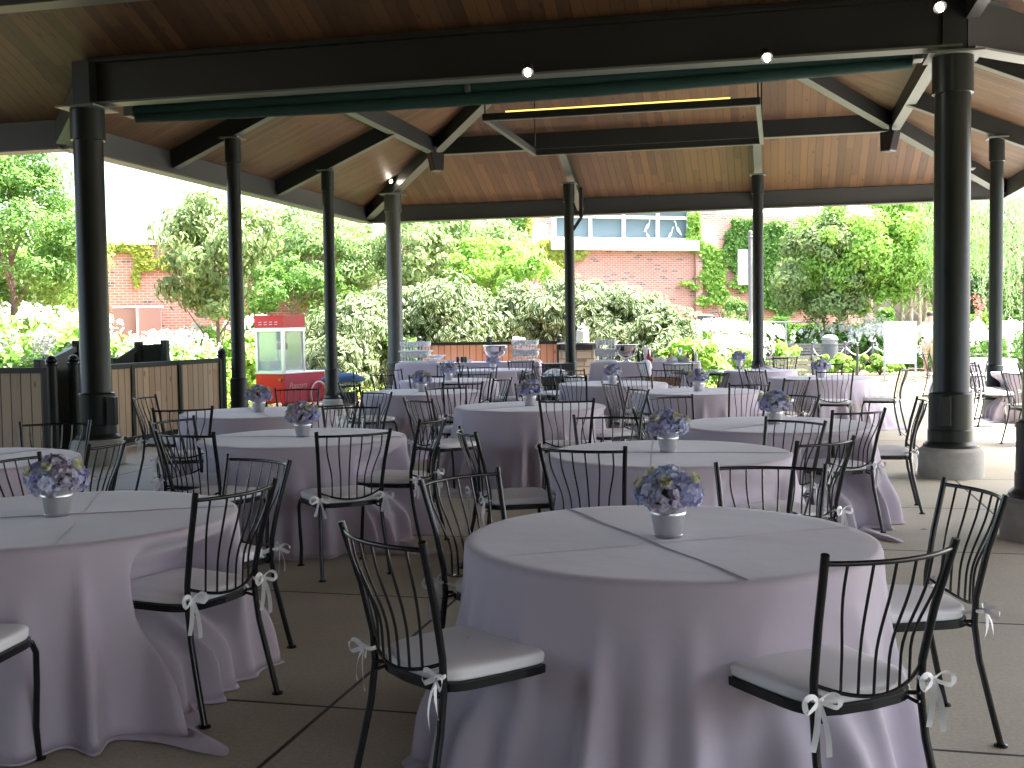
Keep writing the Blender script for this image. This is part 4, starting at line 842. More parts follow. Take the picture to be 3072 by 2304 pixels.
# ------------------------------------------------------------ popcorn cart
def popcorn():
    p=at(858,1217,22.0); yaw=rad(-27)
    a=empty('popcorn_cart',(p.x+.05,p.y+.3,0),yaw,'red popcorn cart with a glass cabinet on top and spoked wheels','popcorn cart')
    w,dp,cd=.70,1.30,.68; x0=-w/2; y0=-dp/2
    b=MB(); b.box((0,0,.43),(w,dp,.56)); b.build('cart_body',RED,a,bevel=.01)
    b=MB(); b.box((w/2+.004,0,.43),(.006,dp-.02,.54)); b.build('side_panel',RED2,a)
    b=MB(); b.box((0,0,.725),(w+.03,dp+.03,.03)); b.build('counter_trim',ALU,a,bevel=.005)
    yc=-dp/2+cd/2
    b=MB()
    for sx in(-1,1):
        for sy in(-1,1): b.box((sx*(w/2-.03),yc+sy*(cd/2-.03),1.15),(.06,.06,.82))
    b.box((0,yc,.755),(w,cd,.03)); b.box((0,yc,1.575),(w+.03,cd+.03,.075)); b.build('cabinet_frame',ALU,a,bevel=.004)
    for c_,d_ in(((0,yc-cd/2+.015,1.16),(w-.1,.004,.76)),((0,yc+cd/2-.015,1.16),(w-.1,.004,.76)),((w/2-.02,yc,1.16),(.004,cd-.08,.76)),((-w/2+.02,yc,1.16),(.004,cd-.08,.76))):
        b=MB(); b.box(c_,d_); b.build('glass_pane',mat('hazy_pane',(.90,.95,.92),.22,trans=.8,ior=1.2),a)
    b=MB(); b.box((0,yc,1.73),(w+.01,cd+.01,.23)); b.box((0,yc,1.85),(w+.03,cd+.03,.012)); b.build('roof_box',RED,a,bevel=.006)
    b=MB()
    for k in range(4):
        for r in range(2): b.tube([(-.24+k*.13,yc-cd/2-.007,1.72-r*.045),(-.17+k*.13,yc-cd/2-.007,1.725-r*.045)],.006,5)
    b.build('vent_slots',WHITE,a)
    b=MB(); b.lathe([(.10,0),(.11,.02),(.11,.13),(.105,.13),(.10,.02)],20,(.05,yc,1.18)); b.build('kettle',mat('copper',(.28,.12,.05),.3,metal=.8),a,smooth=40)
    b=MB(); b.tube([(-.06,yc,1.55),(-.04,yc,1.3)],.012,6); b.tube([(.16,yc,1.55),(.14,yc,1.3)],.012,6); b.box((-.12,yc+.1,1.45),(.06,.06,.2)); b.build('kettle_hanger',STEEL,a)
    b=MB(); b.box((-.18,yc,.86),(.28,cd-.12,.2)); b.build('popcorn_tray',mat('tray_grey',(.45,.47,.5),.3,metal=.7),a)
    b=MB(); b.box((-w/2-.02,yc-.05,.62),(.05,.06,.03)); b.box((-.02+w/2-.06,-dp/2-.02,.60),(.06,.03,.04)); b.build('latch',mat('brass',(.5,.36,.12),.3,metal=.9),a)
    for s in(-1,1):
        for yy in(.42,):
            c=Vector((s*(w/2+.05),yy-.05,.27)); b=MB(); b.tube([c+Vector((0,.25*math.cos(t),.25*math.sin(t))) for t in [2*PI*i/28 for i in range(28)]],.016,8,closed=True)
            wh=b.build('wheel',mat('wheel_rim',(.55,.50,.42),.4),a,smooth=True)
            b=MB()
            for k in range(8): t=k*PI/4; b.tube([c,c+Vector((0,.24*math.cos(t),.24*math.sin(t)))],.006,5)
            b.tube([c-Vector((.05,0,0)),c+Vector((.03,0,0))],.03,10); b.build('spokes',RED2,wh)
    for s in(-1,1):
        c=Vector((s*.25,-dp/2+.12,.07)); b=MB(); b.tube([c+Vector((-.02,0,0)),c+Vector((.02,0,0))],.07,14); b.build('caster',BLACK,a,smooth=40)
        b=MB(); b.beam((s*.28,-dp/2+.06,.13),(s*.28,dp/2-.06,.13),.04,.05); b.build('skid',RED2,a)
    # lettering on the side
    cu=bpy.data.curves.new('lettering','FONT'); cu.body='Popcorn'; cu.size=.17; cu.extrude=.001; cu.shear=.35; cu.space_character=.95
    to=bpy.data.objects.new('tmp',cu); COL.objects.link(to); dg=bpy.context.evaluated_depsgraph_get(); me=bpy.data.meshes.new_from_object(to.evaluated_get(dg)); bpy.data.objects.remove(to)
    me.materials.clear(); me.materials.append(mat('faded_gold',(.50,.30,.24),.5)); o=bpy.data.objects.new('lettering',me); COL.objects.link(o); o.parent=a
    o.rotation_euler=(PI/2,0,PI/2); o.location=(w/2+.009,-.52,.42)
popcorn()
# ------------------------------------------------------------ buildings
def wall(name,p,q,z0,z1,m,parent,th=.3,hole=None):
    """upright wall from p to q (x,y); front face has metre UVs"""
    P=Vector((*p,0));Q=Vector((*q,0)); d=Q-P; L=d.length; d.normalize(); nn=Vector((-d.y,d.x,0))*th
    b=MB(); a=[P+Vector((0,0,z0)),Q+Vector((0,0,z0)),Q+Vector((0,0,z1)),P+Vector((0,0,z1))]; b.add(a,[(0,1,2,3)],[[(0,z0),(L,z0),(L,z1),(0,z1)]])
    c=[v+nn for v in a]; b.add(c,[(3,2,1,0)],[[(0,z1),(L,z1),(L,z0),(0,z0)]])
    b.add(a+c,[(3,2,6,7),(0,4,5,1),(1,5,6,2),(0,3,7,4)],[[(0,0),(th,0),(th,.1),(0,.1)],[(0,0),(th,0),(th,.1),(0,.1)],[(0,z0),(th,z0),(th,z1),(0,z1)],[(0,z0),(th,z0),(th,z1),(0,z1)]])
    return b.build(name,m,parent)
bl=empty('brick_service_building',(0,0,0),0,'red brick building with a beige parapet and a brown double door behind the left trees','building')
A=at(150,1000,32.0);B=at(1250,1000,34.5)
wall('wall',(A.x,A.y),(B.x,B.y),-.05,4.12,BRICK,bl)
b=MB(); b.beam((A.x,A.y+.1,4.22),(B.x,B.y+.1,4.22),.5,.22); b.build('parapet_cap',mat('beige_cap',(.52,.47,.40),.7),bl)
dm=mat('brown_door',(.33,.20,.17),.55)
for px0,px1 in((344,412),(417,487)):
    p=at(px0,1000,32.25);q=at(px1,1000,32.35); b=MB(); b.beam((p.x,p.y-.05,1.13),(q.x,q.y-.05,1.13),.06,2.26,up=(0,0,1)); d_=b.build('door_leaf',dm,bl)
    h_=MB(); h_.box((q.x-.12 if px0<400 else p.x+.12,q.y-.10,1.0),(.03,.05,.14)); h_.build('handle',ALU,d_)
p=at(340,1000,32.25);q=at(491,1000,32.35); b=MB(); b.beam((p.x,p.y-.02,2.31),(q.x,q.y-.02,2.31),.10,.07); m_=at(414.5,1000,32.2); b.box((m_.x,m_.y-.06,1.13),(.04,.05,2.26)); b.build('door_frame',mat('door_frame_pale',(.72,.66,.62),.6),bl)
w2=empty('white_hall',(0,0,0),0,'pale hall with a sloping white roof rising behind the brick service building','building')
p=at(560,700,44);q=at(1250,700,47)
wall('wall',(p.x,p.y),(q.x,q.y),0,6.2,CREAM,w2,3.)
r0=at(420,690,44);r1=at(560,610,44.5);r2=at(980,600,46)
b=MB(); b.prism([(p.x-2.2,p.y,4.6),(p.x,p.y-.2,6.3),(q.x,q.y-.2,6.5),(q.x,q.y-.2,6.2),(p.x,p.y-.2,5.9),(p.x-2.2,p.y,4.4)],(0,4,0)); b.build('roof',WHITE,w2)
c=at(556,618,43.8); b=MB(); b.box((c.x,c.y,c.z),(.65,.1,1.1)); b.build('window',mat('grey_pane',(.5,.56,.58),.15),w2)
c=at(545,655,43.9); b=MB(); b.box((c.x,c.y,c.z),(.25,.08,.8)); b.build('drainpipe',mat('pipe_grey',(.4,.4,.4),.5),w2)
# building on the right: sill band, clerestory windows, pilasters
br=empty('brick_exhibit_building',(0,0,0),0,'red brick building with a pale sill and tall clerestory windows behind the shrubs','building')
E0=at(1490,760,43.6);E1=at(2480,760,48.0); ud=(Vector((E1.x,E1.y))-Vector((E0.x,E0.y))).normalized()
def eon(px,off=0.):
    s=ray(px,800)[0]; p=Vector((E0.x,E0.y))+Vector((-ud.y,ud.x))*-off; t=(s*p.y-p.x)/(ud.x-s*ud.y); return p+ud*t
z_s0,z_s1,z_w1,z_top=4.62,5.10,6.10,7.3
wall('wall',eon(1330),eon(2620),-.05,4.66,BRICK,br,.4)
wall('wall',eon(1560),eon(1655),4.66,6.55,BRICK,br,.4); wall('wall',eon(2090),eon(2150),4.66,6.35,BRICK,br,.4); wall('wall',eon(2150),eon(2620),4.66,6.15,BRICK,br,.4)
def ebox(name,p0,p1,z0,z1,off,th,m,par):
    a=eon(p0,off);c=eon(p1,off); b=MB(); b.beam((a.x,a.y,(z0+z1)/2),(c.x,c.y,(z0+z1)/2),th,z1-z0); return b.build(name,m,par)
ebox('sill_band',1650,2090,4.60,5.02,.10,.5,CREAM,br)
wn=ebox('window_band',1668,2062,5.04,6.45,-.08,.06,mat('window_glass',(.11,.16,.18),.25,spec=.2),br)
for px in(1664,1771,1871,1973,2066): ebox('mullion',px-4,px+4,5.02,6.9,.0,.16,WHITE,wn)
for z in(5.06,5.95): ebox('transom',1660,2070,z-.06,z+.06,.01,.14,WHITE,wn)
for k_,(bx,bz,bs_,fl) in enumerate(((1938,5.62,.42,1),(1948,5.30,.30,-1),(2008,5.35,.34,1),(2040,5.50,.42,-1))):
    c_=eon(bx,.02); b=MB(); sh=[(0,0),(.10,.10),(.30,.22),(.42,.55),(.50,.80),(.66,.86),(.56,.93),(.42,.85),(.33,.52),(.12,.42),(-.05,.20),(-.22,-.10)]
    b.prism([(c_.x+ud.x*x_*bs_*fl,c_.y+ud.y*x_*bs_*fl-.02,bz+z_*bs_*1.4-.2) for x_,z_ in sh],(0,.01,0)); b.build('bird_decal',WHITE,wn)
ebox('header',1655,2075,6.5,6.75,.03,.3,CREAM,br)
wall('pilaster',eon(2088,.14),eon(2108,.14),-.05,4.55,BRICK,br,.2)
for p0,p1 in((1597,1642),(2106,2150)): ebox('wall_plaque',p0,p1,4.78+(.1 if p0>2000 else 0),5.62,.05,.06,WHITE,br)
ebox('low_window',1935,2000,1.95,2.35,.02,.05,mat('dark_pane',(.04,.05,.05),.1),br)
a=eon(2060);c=eon(2650); b=MB(); b.prism([(a.x,a.y,6.2),(c.x,c.y,5.9),(c.x,c.y+5,8.2),(a.x,a.y+5,8.2)],(0,0,.15)); b.build('roof',WHITE,br)
a=eon(1560);c=eon(2060); b=MB(); b.prism([(a.x,a.y,6.76),(c.x,c.y,6.76),(c.x,c.y+6,8.6),(a.x,a.y+6,8.6)],(0,0,.15)); b.build('roof',WHITE,br)
# ------------------------------------------------------------ vegetation
G1=leafmat('leaf_mid',(0.101,0.230,0.041),(0.189,0.351,0.074)); G2=leafmat('leaf_bright',(0.216,0.432,0.068),(0.378,0.567,0.121),trans=.45)
G3=leafmat('leaf_deep',(.03,.08,.02),(.065,.14,.035)); G4=leafmat('leaf_pine',(0.20,0.33,0.10),(0.33,0.47,0.18),trans=.4)
G5=leafmat('leaf_yellowgreen',(0.324,0.446,0.068),(0.567,0.567,0.135),trans=.4); G6=leafmat('leaf_dull',(0.162,0.257,0.081),(0.297,0.378,0.149),trans=.35)
G7=leafmat('leaf_willow',(0.230,0.365,0.149),(0.365,0.513,0.230),trans=.45)
VAR=leafmat('leaf_variegated',(.09,.16,.05),(.15,.23,.085),margin=(.50,.56,.34),trans=.35,mw=.56)
WF=leafmat('white_petals',(.78,.80,.70),(.86,.86,.80),trans=.3)
PK=leafmat('pink_petals',(.55,.16,.14),(.62,.25,.22),trans=.3)
BARK=mat('bark',(.17,.13,.10),.9,var=.3,vs=8,bump=.8,bs=25,bd=.02); BIRCH=mat('birch_bark',(.50,.43,.34),.85,var=.4,vs=7)
def limbs(b,base,h,spread,n,r,seed,rz=.5):
    rg=random.Random(seed); B=Vector(base)
    b.tube([B,B+Vector((.03,.02,h*.33)),B+Vector((-.02,.03,h*.66)),B+Vector((.02,0,h))],[r,r*.85,r*.55,r*.2],8)
    for i in range(n):
        t=.22+.6*i/n; s=B+Vector((0,0,h*t)); a=rg.random()*6.28; l=spread*(1-.4*t); e=s+Vector((math.cos(a)*l,math.sin(a)*l,h*.28+.2*rg.random())); m=s.lerp(e,.5)+Vector((0,0,-.05+.12*rg.random()))
        b.tube([s,m,e],[r*.45,r*.3,r*.1],6)
def tree(name,px,pc,d,rr,m,label,leaf=.12,nb=40,per=90,seed=0,bark=BARK,droop=.3,aspect=.45,flat=.8,group=None,trunks=1,tr=.07,cat='tree',shape=6,bs=.32,shell=.5,base=None):
    c=at(px,pc,d); a=empty(name,(c.x,c.y,0),0,label,cat,group); b=MB()
    for k in range(trunks):
        ox=(k-(trunks-1)/2)*.35 if trunks>1 else 0
        limbs(b,(ox+(base or 0),.1*k,-.05),c.z+rr[2]*.55,rr[0]*.75,9 if trunks==1 else 5,tr,seed+k)
    b.build('trunk',bark,a,smooth=True)
    C,Nn=blobs((0,0,c.z),rr,int(nb*1.5),int(per*1.7),seed,bs=bs*1.15,shell=shell,flat=flat,zmin=.1); leaf_mesh('crown',C,Nn,leaf,m,a,aspect=aspect,droop=droop,seed=seed,shape=shape); return a
tree('leafy_tree',30,700,27,(1.9,1.6,2.5),G1,'tall dense green tree at the far left edge',.11,60,150,1,group=None,tr=.1)
tree('young_tree',215,780,29,(1.15,1.1,1.55),G2,'airy light green young tree just left of the left column',.09,34,55,2,tr=.05)
tree('young_tree',330,830,36,(1.6,1.2,1.4),G2,'pale green tree glimpsed just behind the left column',.10,24,60,22,tr=.05)
tree('young_tree',120,860,31,(1.9,1.2,1.6),G2,'soft bright green tree low behind the far left tree',.11,36,80,21,tr=.05)
tree('drooping_leaf_tree',645,770,25.5,(1.42,1.25,1.55),G6,'slender tree with drooping leaves and several stems left of the popcorn cart',.17,46,50,3,droop=1.6,aspect=.42,tr=.055,shell=.35)
tree('pine_tree',955,775,33,(2.15,1.5,1.75),G4,'soft needled pale green pine behind the second thin column',.20,46,130,4,droop=-.1,aspect=.26,flat=.6,shape=4,bs=.40)
tree('pine_tree',1235,730,36,(2.5,1.6,1.9),G4,'broad soft needled pine behind the far left corner column',.22,50,130,5,droop=-.1,aspect=.26,flat=.6,shape=4,bs=.40)
tree('pine_tree',1420,770,38,(1.9,1.5,1.6),G4,'smaller pine touching the ivy left of the clerestory windows',.22,36,110,6,droop=-.1,aspect=.26,flat=.6,shape=4,bs=.40)
tree('flowering_tree',1230,770,31,(1.15,1.0,1.0),G6,'small pale flowering tree right behind the far left corner column',.16,28,60,7,droop=1.2,tr=.05)
tree('round_shrub',1470,800,34,(1.6,1.1,.9),G2,'bright yellow green shrub above the variegated shrubs left of centre',.13,34,80,8,cat='shrub',tr=.04)
tree('round_shrub',1590,850,31.5,(1.0,.9,1.1),G2,'bright green sapling rising between the variegated shrubs',.13,24,60,9,cat='shrub',tr=.03)
def shrub(name,px,ptop,d,rx,ry,m,label,leaf,nb,per,seed,group=None,droop=.5,aspect=.42,cat='shrub',stems=7,extra=None,zlow=.1,bs=.3,up=.3,shell=.6):
    t=at(px,ptop,d); h=t.z; a=empty(name,(t.x,t.y,-.04),0,label,cat,group); b=MB(); rg=random.Random(seed)
    for k in range(stems):
        an=rg.random()*6.28; b.tube([(0,0,0),(math.cos(an)*rx*.2,math.sin(an)*ry*.2,h*.4),(math.cos(an)*rx*.5,math.sin(an)*ry*.5,h*.8)],[.025,.018,.008],6)
    b.build('stems',BARK,a,smooth=True)
    C,Nn=blobs((0,0,h*.45),(rx,ry,h*.50),int(nb*1.4),int(per*1.6),seed,bs=bs*1.15,shell=shell,flat=.8,zmin=zlow); leaf_mesh('foliage',C,Nn,leaf,m,a,aspect=aspect,droop=droop,seed=seed)
    if extra: extra(a,rx,ry,h,seed)
    return a
for i,(px,pt,d,rx,l) in enumerate(((1065,900,27.0,1.10,'green and white variegated shrub at the left end of the row'),(1175,845,28.6,1.25,'variegated shrub behind the far left corner column'),(1345,828,28.2,1.5,'tall variegated shrub behind the middle of the fence'),(1535,865,28.8,1.15,'variegated shrub right of centre of the fence'),(1690,830,28.4,1.4,'tall variegated shrub behind the glass drink dispenser'),(1850,860,27.9,1.3,'variegated shrub behind the right buffet'),(1975,930,27.3,.95,'low variegated shrub at the right end of the row'),(1010,1010,25.8,.75,'lowest variegated shrub beside the popcorn cart'))):
    shrub('variegated_shrub',px,pt-12,d,rx*1.06,1.2,VAR,l,.19,84,74,40+i,'variegated shrubs in a row',droop=1.5,bs=.34,aspect=.34)
shrub('glossy_shrub',1215,970,26.6,.5,.5,G1,'plain green shrub right of the far left corner column',.2,14,40,60,droop=.4); shrub('glossy_shrub',2075,1000,25.5,.85,.7,G2,'bright large leaved plant right of the variegated row',.24,20,34,61,droop=.2,aspect=.6); shrub('glossy_shrub',1990,1040,25.6,.7,.6,G3,'deep green large leaved plant behind the right buffet',.22,18,34,62,droop=.2,aspect=.6)
def flowers(kind='panicle',n=60,size=.05,m=None):
    m=m or WF
    def f(a,rx,ry,h,seed):
        rg=np.random.default_rng(seed+5); C=[];Nn=[]
        for i in range(n):
            an=rg.random()*6.28; el=rg.random()**.6*1.45; v=np.array([math.cos(an)*math.cos(el),math.sin(an)*math.cos(el),math.sin(el)]); p=v*np.array([rx,ry,h*.52])*1.04+np.array([0,0,h*.48])
            k=26 if kind=='ball' else 16
            q=rg.normal(size=(k,3)); q/=np.linalg.norm(q,axis=1)[:,None]; sc=np.array([size*2.2]*3) if kind=='ball' else np.array([size,size,size*2.4])
            C.append(p+q*sc+np.array([0,0,size])); Nn.append(q)
        if n<=48:
            for i,(c_,n_) in enumerate(zip(C,Nn)): leaf_mesh('bloom',c_,n_,size*1.15,m,a,aspect=.9,seed=seed+i)
            return
        leaf_mesh('blooms',np.concatenate(C),np.concatenate(Nn),size*1.15,m,a,aspect=.9,seed=seed)
    return f
hy=[(30,935,17.5,1.3),(170,945,18.3,1.15),(270,960,19.0,.9),(60,1010,15.8,1.0),(180,1035,15.8,.75),(395,1040,20.5,.8),(480,1010,22.0,.9),(560,1010,23.0,.8),(400,1045,18.5,.6)]
hl=['white flowering shrub at the left edge of the photo','white flowering shrub between the left edge and the left column','white flowering shrub touching the left column from the left','leafy white dotted shrub above the leftmost fence','leafy shrub above the corner of the left fences','white flowering shrub just right of the left column','white flowering shrub under the brown double door','white flowering shrub behind the dark green railing','low leafy shrub behind the fence right of the left column']
for i,(px,pt,d,r) in enumerate(hy): shrub('hydrangea_shrub',px,pt,d,r,.9,G2 if i not in(3,4,8) else G1,hl[i],.14,34,60,80+i,'hydrangea shrubs left',extra=flowers('panicle',34 if i not in(3,4,8) else 14,.05),aspect=.55)
for i,(px,pt,d,r,l) in enumerate(((600,985,25.8,.8,'mophead hydrangea behind the slender tree'),(700,980,27,.8,'mophead hydrangea right of the slender tree'),(770,960,27.5,.8,'mophead hydrangea behind the first thin column'),(940,980,27.5,.9,'mophead hydrangea behind the popcorn cart'),(985,1060,25.5,.5,'low bright plant between popcorn cart and second thin column'))):
    shrub('hydrangea_shrub',px,pt,d,r,.8,G2,l,.19,24,40,100+i,'mophead hydrangeas',extra=flowers('ball',13,.05),aspect=.6)
tree('leafy_tree',880,900,30,(2.2,1.0,1.1),G1,'low dark green hedge tree behind the popcorn cart',.13,30,70,12,cat='hedge',tr=.04)
# ground plants in the mulch bed near the first thin column
C=[];rg=np.random.default_rng(3)
for px,py,d in((600,1185,24),(700,1175,25),(740,1195,23.5),(650,1200,23),(1010,1190,25),(1230,1140,25.6),(2130,1060,25.5),(2230,1060,26.2),(2330,1090,24.5),(2290,1120,23.8),(2190,1120,23.5)):
    p=at(px,py,d); q=rg.normal(size=(170,3))*np.array([.45,.35,.13]); q[:,2]=abs(q[:,2]); C.append(q+np.array([p.x,p.y,.0]))
C=np.concatenate(C); tag(leaf_mesh('ground_cover',C,np.tile([0,0,1.],(len(C),1)),.12,G2,None,seed=9,aspect=.5),kind='stuff')
# mulch chips near the back left
C=rg.uniform(size=(4500,3))*np.array([13,6,0])+np.array([-10.5,22.6,-.02]); tag(leaf_mesh('bark_chips',C,np.tile([0,0,1.],(len(C),1)),.055,leafmat('chip',(.42,.24,.18),(.62,.44,.36),trans=0),None,seed=10,aspect=.4,shape=4),kind='stuff')
# ivy on the right building and the left one
def ivy(label,bl_,leaf,m,seed,parent_name='wall_ivy'):
    """bl_: list of (px,py,rx,ry,n) patches lying on the exhibit wall plane"""
    rg=np.random.default_rng(seed); C=[]; nrm=np.array([ud.y,-ud.x,0])
    for px,py,rx,ry,n in bl_:
        a=rg.random(n)*6.28; r=np.sqrt(rg.random(n))*(1+.18*np.sin(5*a+px)); X=px+rx*r*np.cos(a); Y=py+ry*r*np.sin(a)
        for x_,y_ in zip(X,Y):
            p=eon(x_,.05); z=HC+ray(x_,y_)[1]*p.y; C.append((p.x+nrm[0]*.12*rg.random(),p.y+nrm[1]*.12*rg.random()-.06*rg.random(),z))
    C=np.array(C); o=leaf_mesh(parent_name,C,np.tile(nrm+[0,0,.25],(len(C),1)),leaf,m,None,seed=seed,aspect=.85,droop=.6); return tag(o,label,'ivy')
ivy('dark green ivy patch left of the clerestory windows',[(1525,690,52,52,900),(1560,720,30,30,260)],.17,G1,1)
ivy('yellow green creeper spreading below the clerestory windows at left',[(1610,770,85,42,1100),(1700,765,60,14,260),(1660,800,30,20,160),(1585,675,10,36,130)],.17,G5,2)
ivy('bright creeper climbing the pilaster right of the windows',[(2080,690,20,52,520),(2095,740,32,18,260),(2140,770,40,30,340),(2135,830,42,40,380),(2150,880,30,34,260),(2110,905,26,16,120),(2060,850,20,6,40),(2085,862,16,6,40),(2230,850,40,22,260)],.16,G2,3)
ivy('dense dark green ivy covering the brick wall behind the right thin column',[(2230,700,50,42,900),(2300,720,80,55,1500),(2400,730,90,50,1400),(2300,820,75,70,1500),(2400,830,80,80,1500),(2350,900,60,50,700),(2480,870,50,60,700),(2200,760,30,50,500)],.18,G1,4)
def ivyL():
    rg=np.random.default_rng(8); C=[]
    for px,py,rx,ry,n in((370,740,70,14,330),(430,760,30,26,160),(440,795,34,18,220),(408,830,10,34,80),(330,745,20,10,80),(500,790,30,20,160),(830,720,90,14,200)):
        a=rg.random(n)*6.28; r=np.sqrt(rg.random(n)); 
        for x_,y_ in zip(px+rx*r*np.cos(a),py+ry*r*np.sin(a)):
            s=ray(x_,800)[0]; t=(s*A.y-A.x)/((B.x-A.x)-s*(B.y-A.y)); yy=A.y+t*(B.y-A.y)-.04-.1*rg.random(); C.append((s*yy,yy,HC+ray(x_,y_)[1]*yy))
    tag(leaf_mesh('wall_ivy',np.array(C),np.tile([0,-1,.3],(len(C),1)),.15,G5,None,seed=11,aspect=.85,droop=.5),'yellow green creeper hanging over the left brick building','ivy')
ivyL()
tree('birch_tree',2610,750,40,(2.55,1.7,2.2),G2,'multi stemmed birch with light yellow green crown behind the white sign',.16,74,130,14,bark=BIRCH,trunks=3,tr=.08,base=1.5,droop=.5)
tree('birch_tree',2790,700,42,(2.2,1.6,2.6),G2,'taller birch just left of the big right column',.16,50,120,15,bark=BIRCH,trunks=2,tr=.08,droop=.5)
tree('leafy_tree',2470,810,40,(1.9,1.3,2.0),G6,'pale yellow green tree standing in front of the ivy wall',.17,44,80,16,tr=.05)
tree('dark_conifer',2890,860,44,(1.0,.8,1.9),G3,'dark upright conifer between the two right columns',.16,30,90,17,tr=.06)
tree('leafy_tree',2990,800,55,(4.5,2,3.4),G1,'large green tree far behind the willow',.24,50,110,18,tr=.1)
def willow():
    c=at(3040,620,38); a=empty('willow_tree',(c.x,c.y,0),0,'weeping willow with hanging strands at the right edge','tree'); b=MB(); limbs(b,(.8,0,-.05),6.8,2.6,9,.16,5); b.build('trunk',BARK,a,smooth=True)
    rg=np.random.default_rng(4); C=[];D=[]
    for i in range(330):
        an=rg.random()*6.28; r=3.1*math.sqrt(rg.random()); x,y=r*math.cos(an),r*.7*math.sin(an); zt=7.6-.18*r*r*rg.uniform(.7,1.2)-rg.random()*1.2; L=rg.uniform(1.5,4.2)
        sx,sy=rg.normal(size=2)*.1
        for k in range(int(L/.07)):
            z=zt-k*.07
            if z<1.0: break
            C.append((x+sx*k*.05+rg.normal()*.03,y+sy*k*.05,z)); D.append((rg.normal()*.8,rg.normal()*.5,-2.2))
    Nn=rg.normal(size=(len(C),3))*.4+np.array([0,-1,.3]); leaf_mesh('crown',C,Nn,.19,G7,a,dirv=D,aspect=.2,seed=6,shape=4)
willow()
for i,(px,pt,d,r,l,gm,nf) in enumerate(((2500,985,40,1.5,'white phlox mound left of the white sign',G1,22),(2590,960,41,1.3,'white flowering mound right behind the posts',G2,14),(2620,990,39,1.0,'white flowering mound touching the white sign',G1,70),(2790,1000,37,1.2,'white flowering mound behind the standing person',G1,32),(2920,1000,32,1.5,'white phlox bed between the two right columns',G1,75),(3060,985,31,1.5,'white phlox bed at the right edge',G1,85))):
    shrub('phlox_bed',px,pt,d,r,1.0,gm,l,.15,30,60,120+i,'white phlox beds',extra=flowers('panicle',nf,.075),aspect=.5)
shrub('pink_flower_shrub',2900,900,36,.9,.7,G2,'shrub with pink flowers between the two right columns',.15,22,50,140,extra=flowers('panicle',14,.08,PK))
for i,(px,pt,d,r,l) in enumerate(((2150,975,36,1.6,'white flower bed right of the right buffet'),(2260,985,36,1.5,'white flower bed around the banner pole'),(2200,1030,31,1.3,'white dotted low shrubs behind the glass table'))): shrub('phlox_bed',px,pt,d,r,.9,G2,l,.15,22,50,150+i,'white phlox beds',extra=flowers('panicle',65,.07))
shrub('green_bush',2195,880,41,1.1,.8,G1,'tall green bush against the brick wall by the banner pole',.12,34,90,160); shrub('ornamental_grass',2460,960,42,1.4,.8,G1,'feathery ornamental grass clump behind the benches',.5,24,70,161,aspect=.06,droop=-1.5,cat='grass'); shrub('ornamental_grass',2330,940,43,1.5,.8,G1,'feathery green grass clump left of the benches',.5,24,70,162,aspect=.06,droop=-1.5,cat='grass')
for i,(px,pt,d,r) in enumerate(((2440,1060,34,.9),(2570,1050,34,1.0),(2640,1065,34,.8))): shrub('green_bush',px,pt,d,r,.6,G2,['low bright bush left of the rope posts','low bright bush between the rope posts','low bright bush beside the white sign'][i],.13,22,60,170+i)
shrub('green_bush',2330,1090,24.6,.9,.5,G2,'bright leafy bush outside the right thin column',.16,20,50,175); shrub('green_bush',2400,1100,23.8,.7,.5,G2,'low bright bush behind the sunny table',.14,16,50,176); shrub('green_bush',2140,1065,26.5,1.0,.6,G2,'bright leafy bush behind the end of the right buffet',.17,22,50,177)
# far tree belt that reads as one mass behind everything
C=[];Nn=[]; rg=np.random.default_rng(12)
for x0 in range(-70,80,5):
    if -12<x0<14: continue
    c=(x0+rg.uniform(-2,2),75+rg.uniform(-6,8),2.5); a,b_=blobs(c,(4.5,3,rg.uniform(2.5,4.0)),16,60,x0+200,bs=.9); C.append(a);Nn.append(b_)
tag(leaf_mesh('far_wood',np.concatenate(C),np.concatenate(Nn),.6,G1,None,seed=1,aspect=.6),kind='stuff')
# ------------------------------------------------------------ outdoor furniture at the right
def bench(px,py,d,rz,label,L=1.8,m=None):
    m=m or mat('weathered_slats',(.20,.18,.16),.8)
    p=at(px,py,d); a=empty('slatted_bench',(p.x,p.y,-.02),rz,label,'bench','slatted garden benches')
    b=MB()
    for k in range(5): b.box((0,-.18+k*.09,.44),(L,.07,.03))
    b.build('seat',m,a)
    b=MB()
    for k in range(4): b.box((0,.24+k*.03,.54+k*.10),(L,.025,.075))
    b.build('backrest',m,a)
    for s in(-1,1):
        b=MB(); x=s*(L/2-.15); b.tube([(x,-.2,0),(x,-.16,.25),(x,-.2,.42),(x,.2,.42),(x,.26,.0)],.02,6); b.tube([(x,.2,.42),(x,.34,.92)],.02,6); b.tube([(x,-.2,.42),(x,-.22,.62),(x,.25,.64)],.018,6); b.build('leg_frame',IRON,a)
bench(2420,1063,38.5,-.18,'grey slatted bench left of the grey litter bin',2.9); bench(2570,1063,39.5,-.18,'grey slatted bench right of the litter bin',1.6); bench(2400,1120,23.4,.25,'low slatted bench on the paving just outside the right back column',1.2)
p=at(2489,1080,36); a=empty('litter_bin',(p.x,p.y,-.02),0,'grey round litter bin with a domed top between the benches','bin')
b=MB(); b.lathe([(.26,0),(.26,.86),(.27,.87),(.27,.90)],24); b.build('body',mat('bin_grey',(.10,.10,.11),.5),a,smooth=30); b=MB(); b.lathe([(.24,.90),(.24,1.02),(.27,1.03),(.25,1.12),(.15,1.19),(0,1.21)],24); b.build('domed_lid',mat('bin_lid',(.2,.2,.21),.5),a,smooth=40)
p=at(2118,985,38.5); a=empty('litter_bin',(p.x,p.y,-.02),0,'low round grey litter bin in front of the brick pilaster','bin')
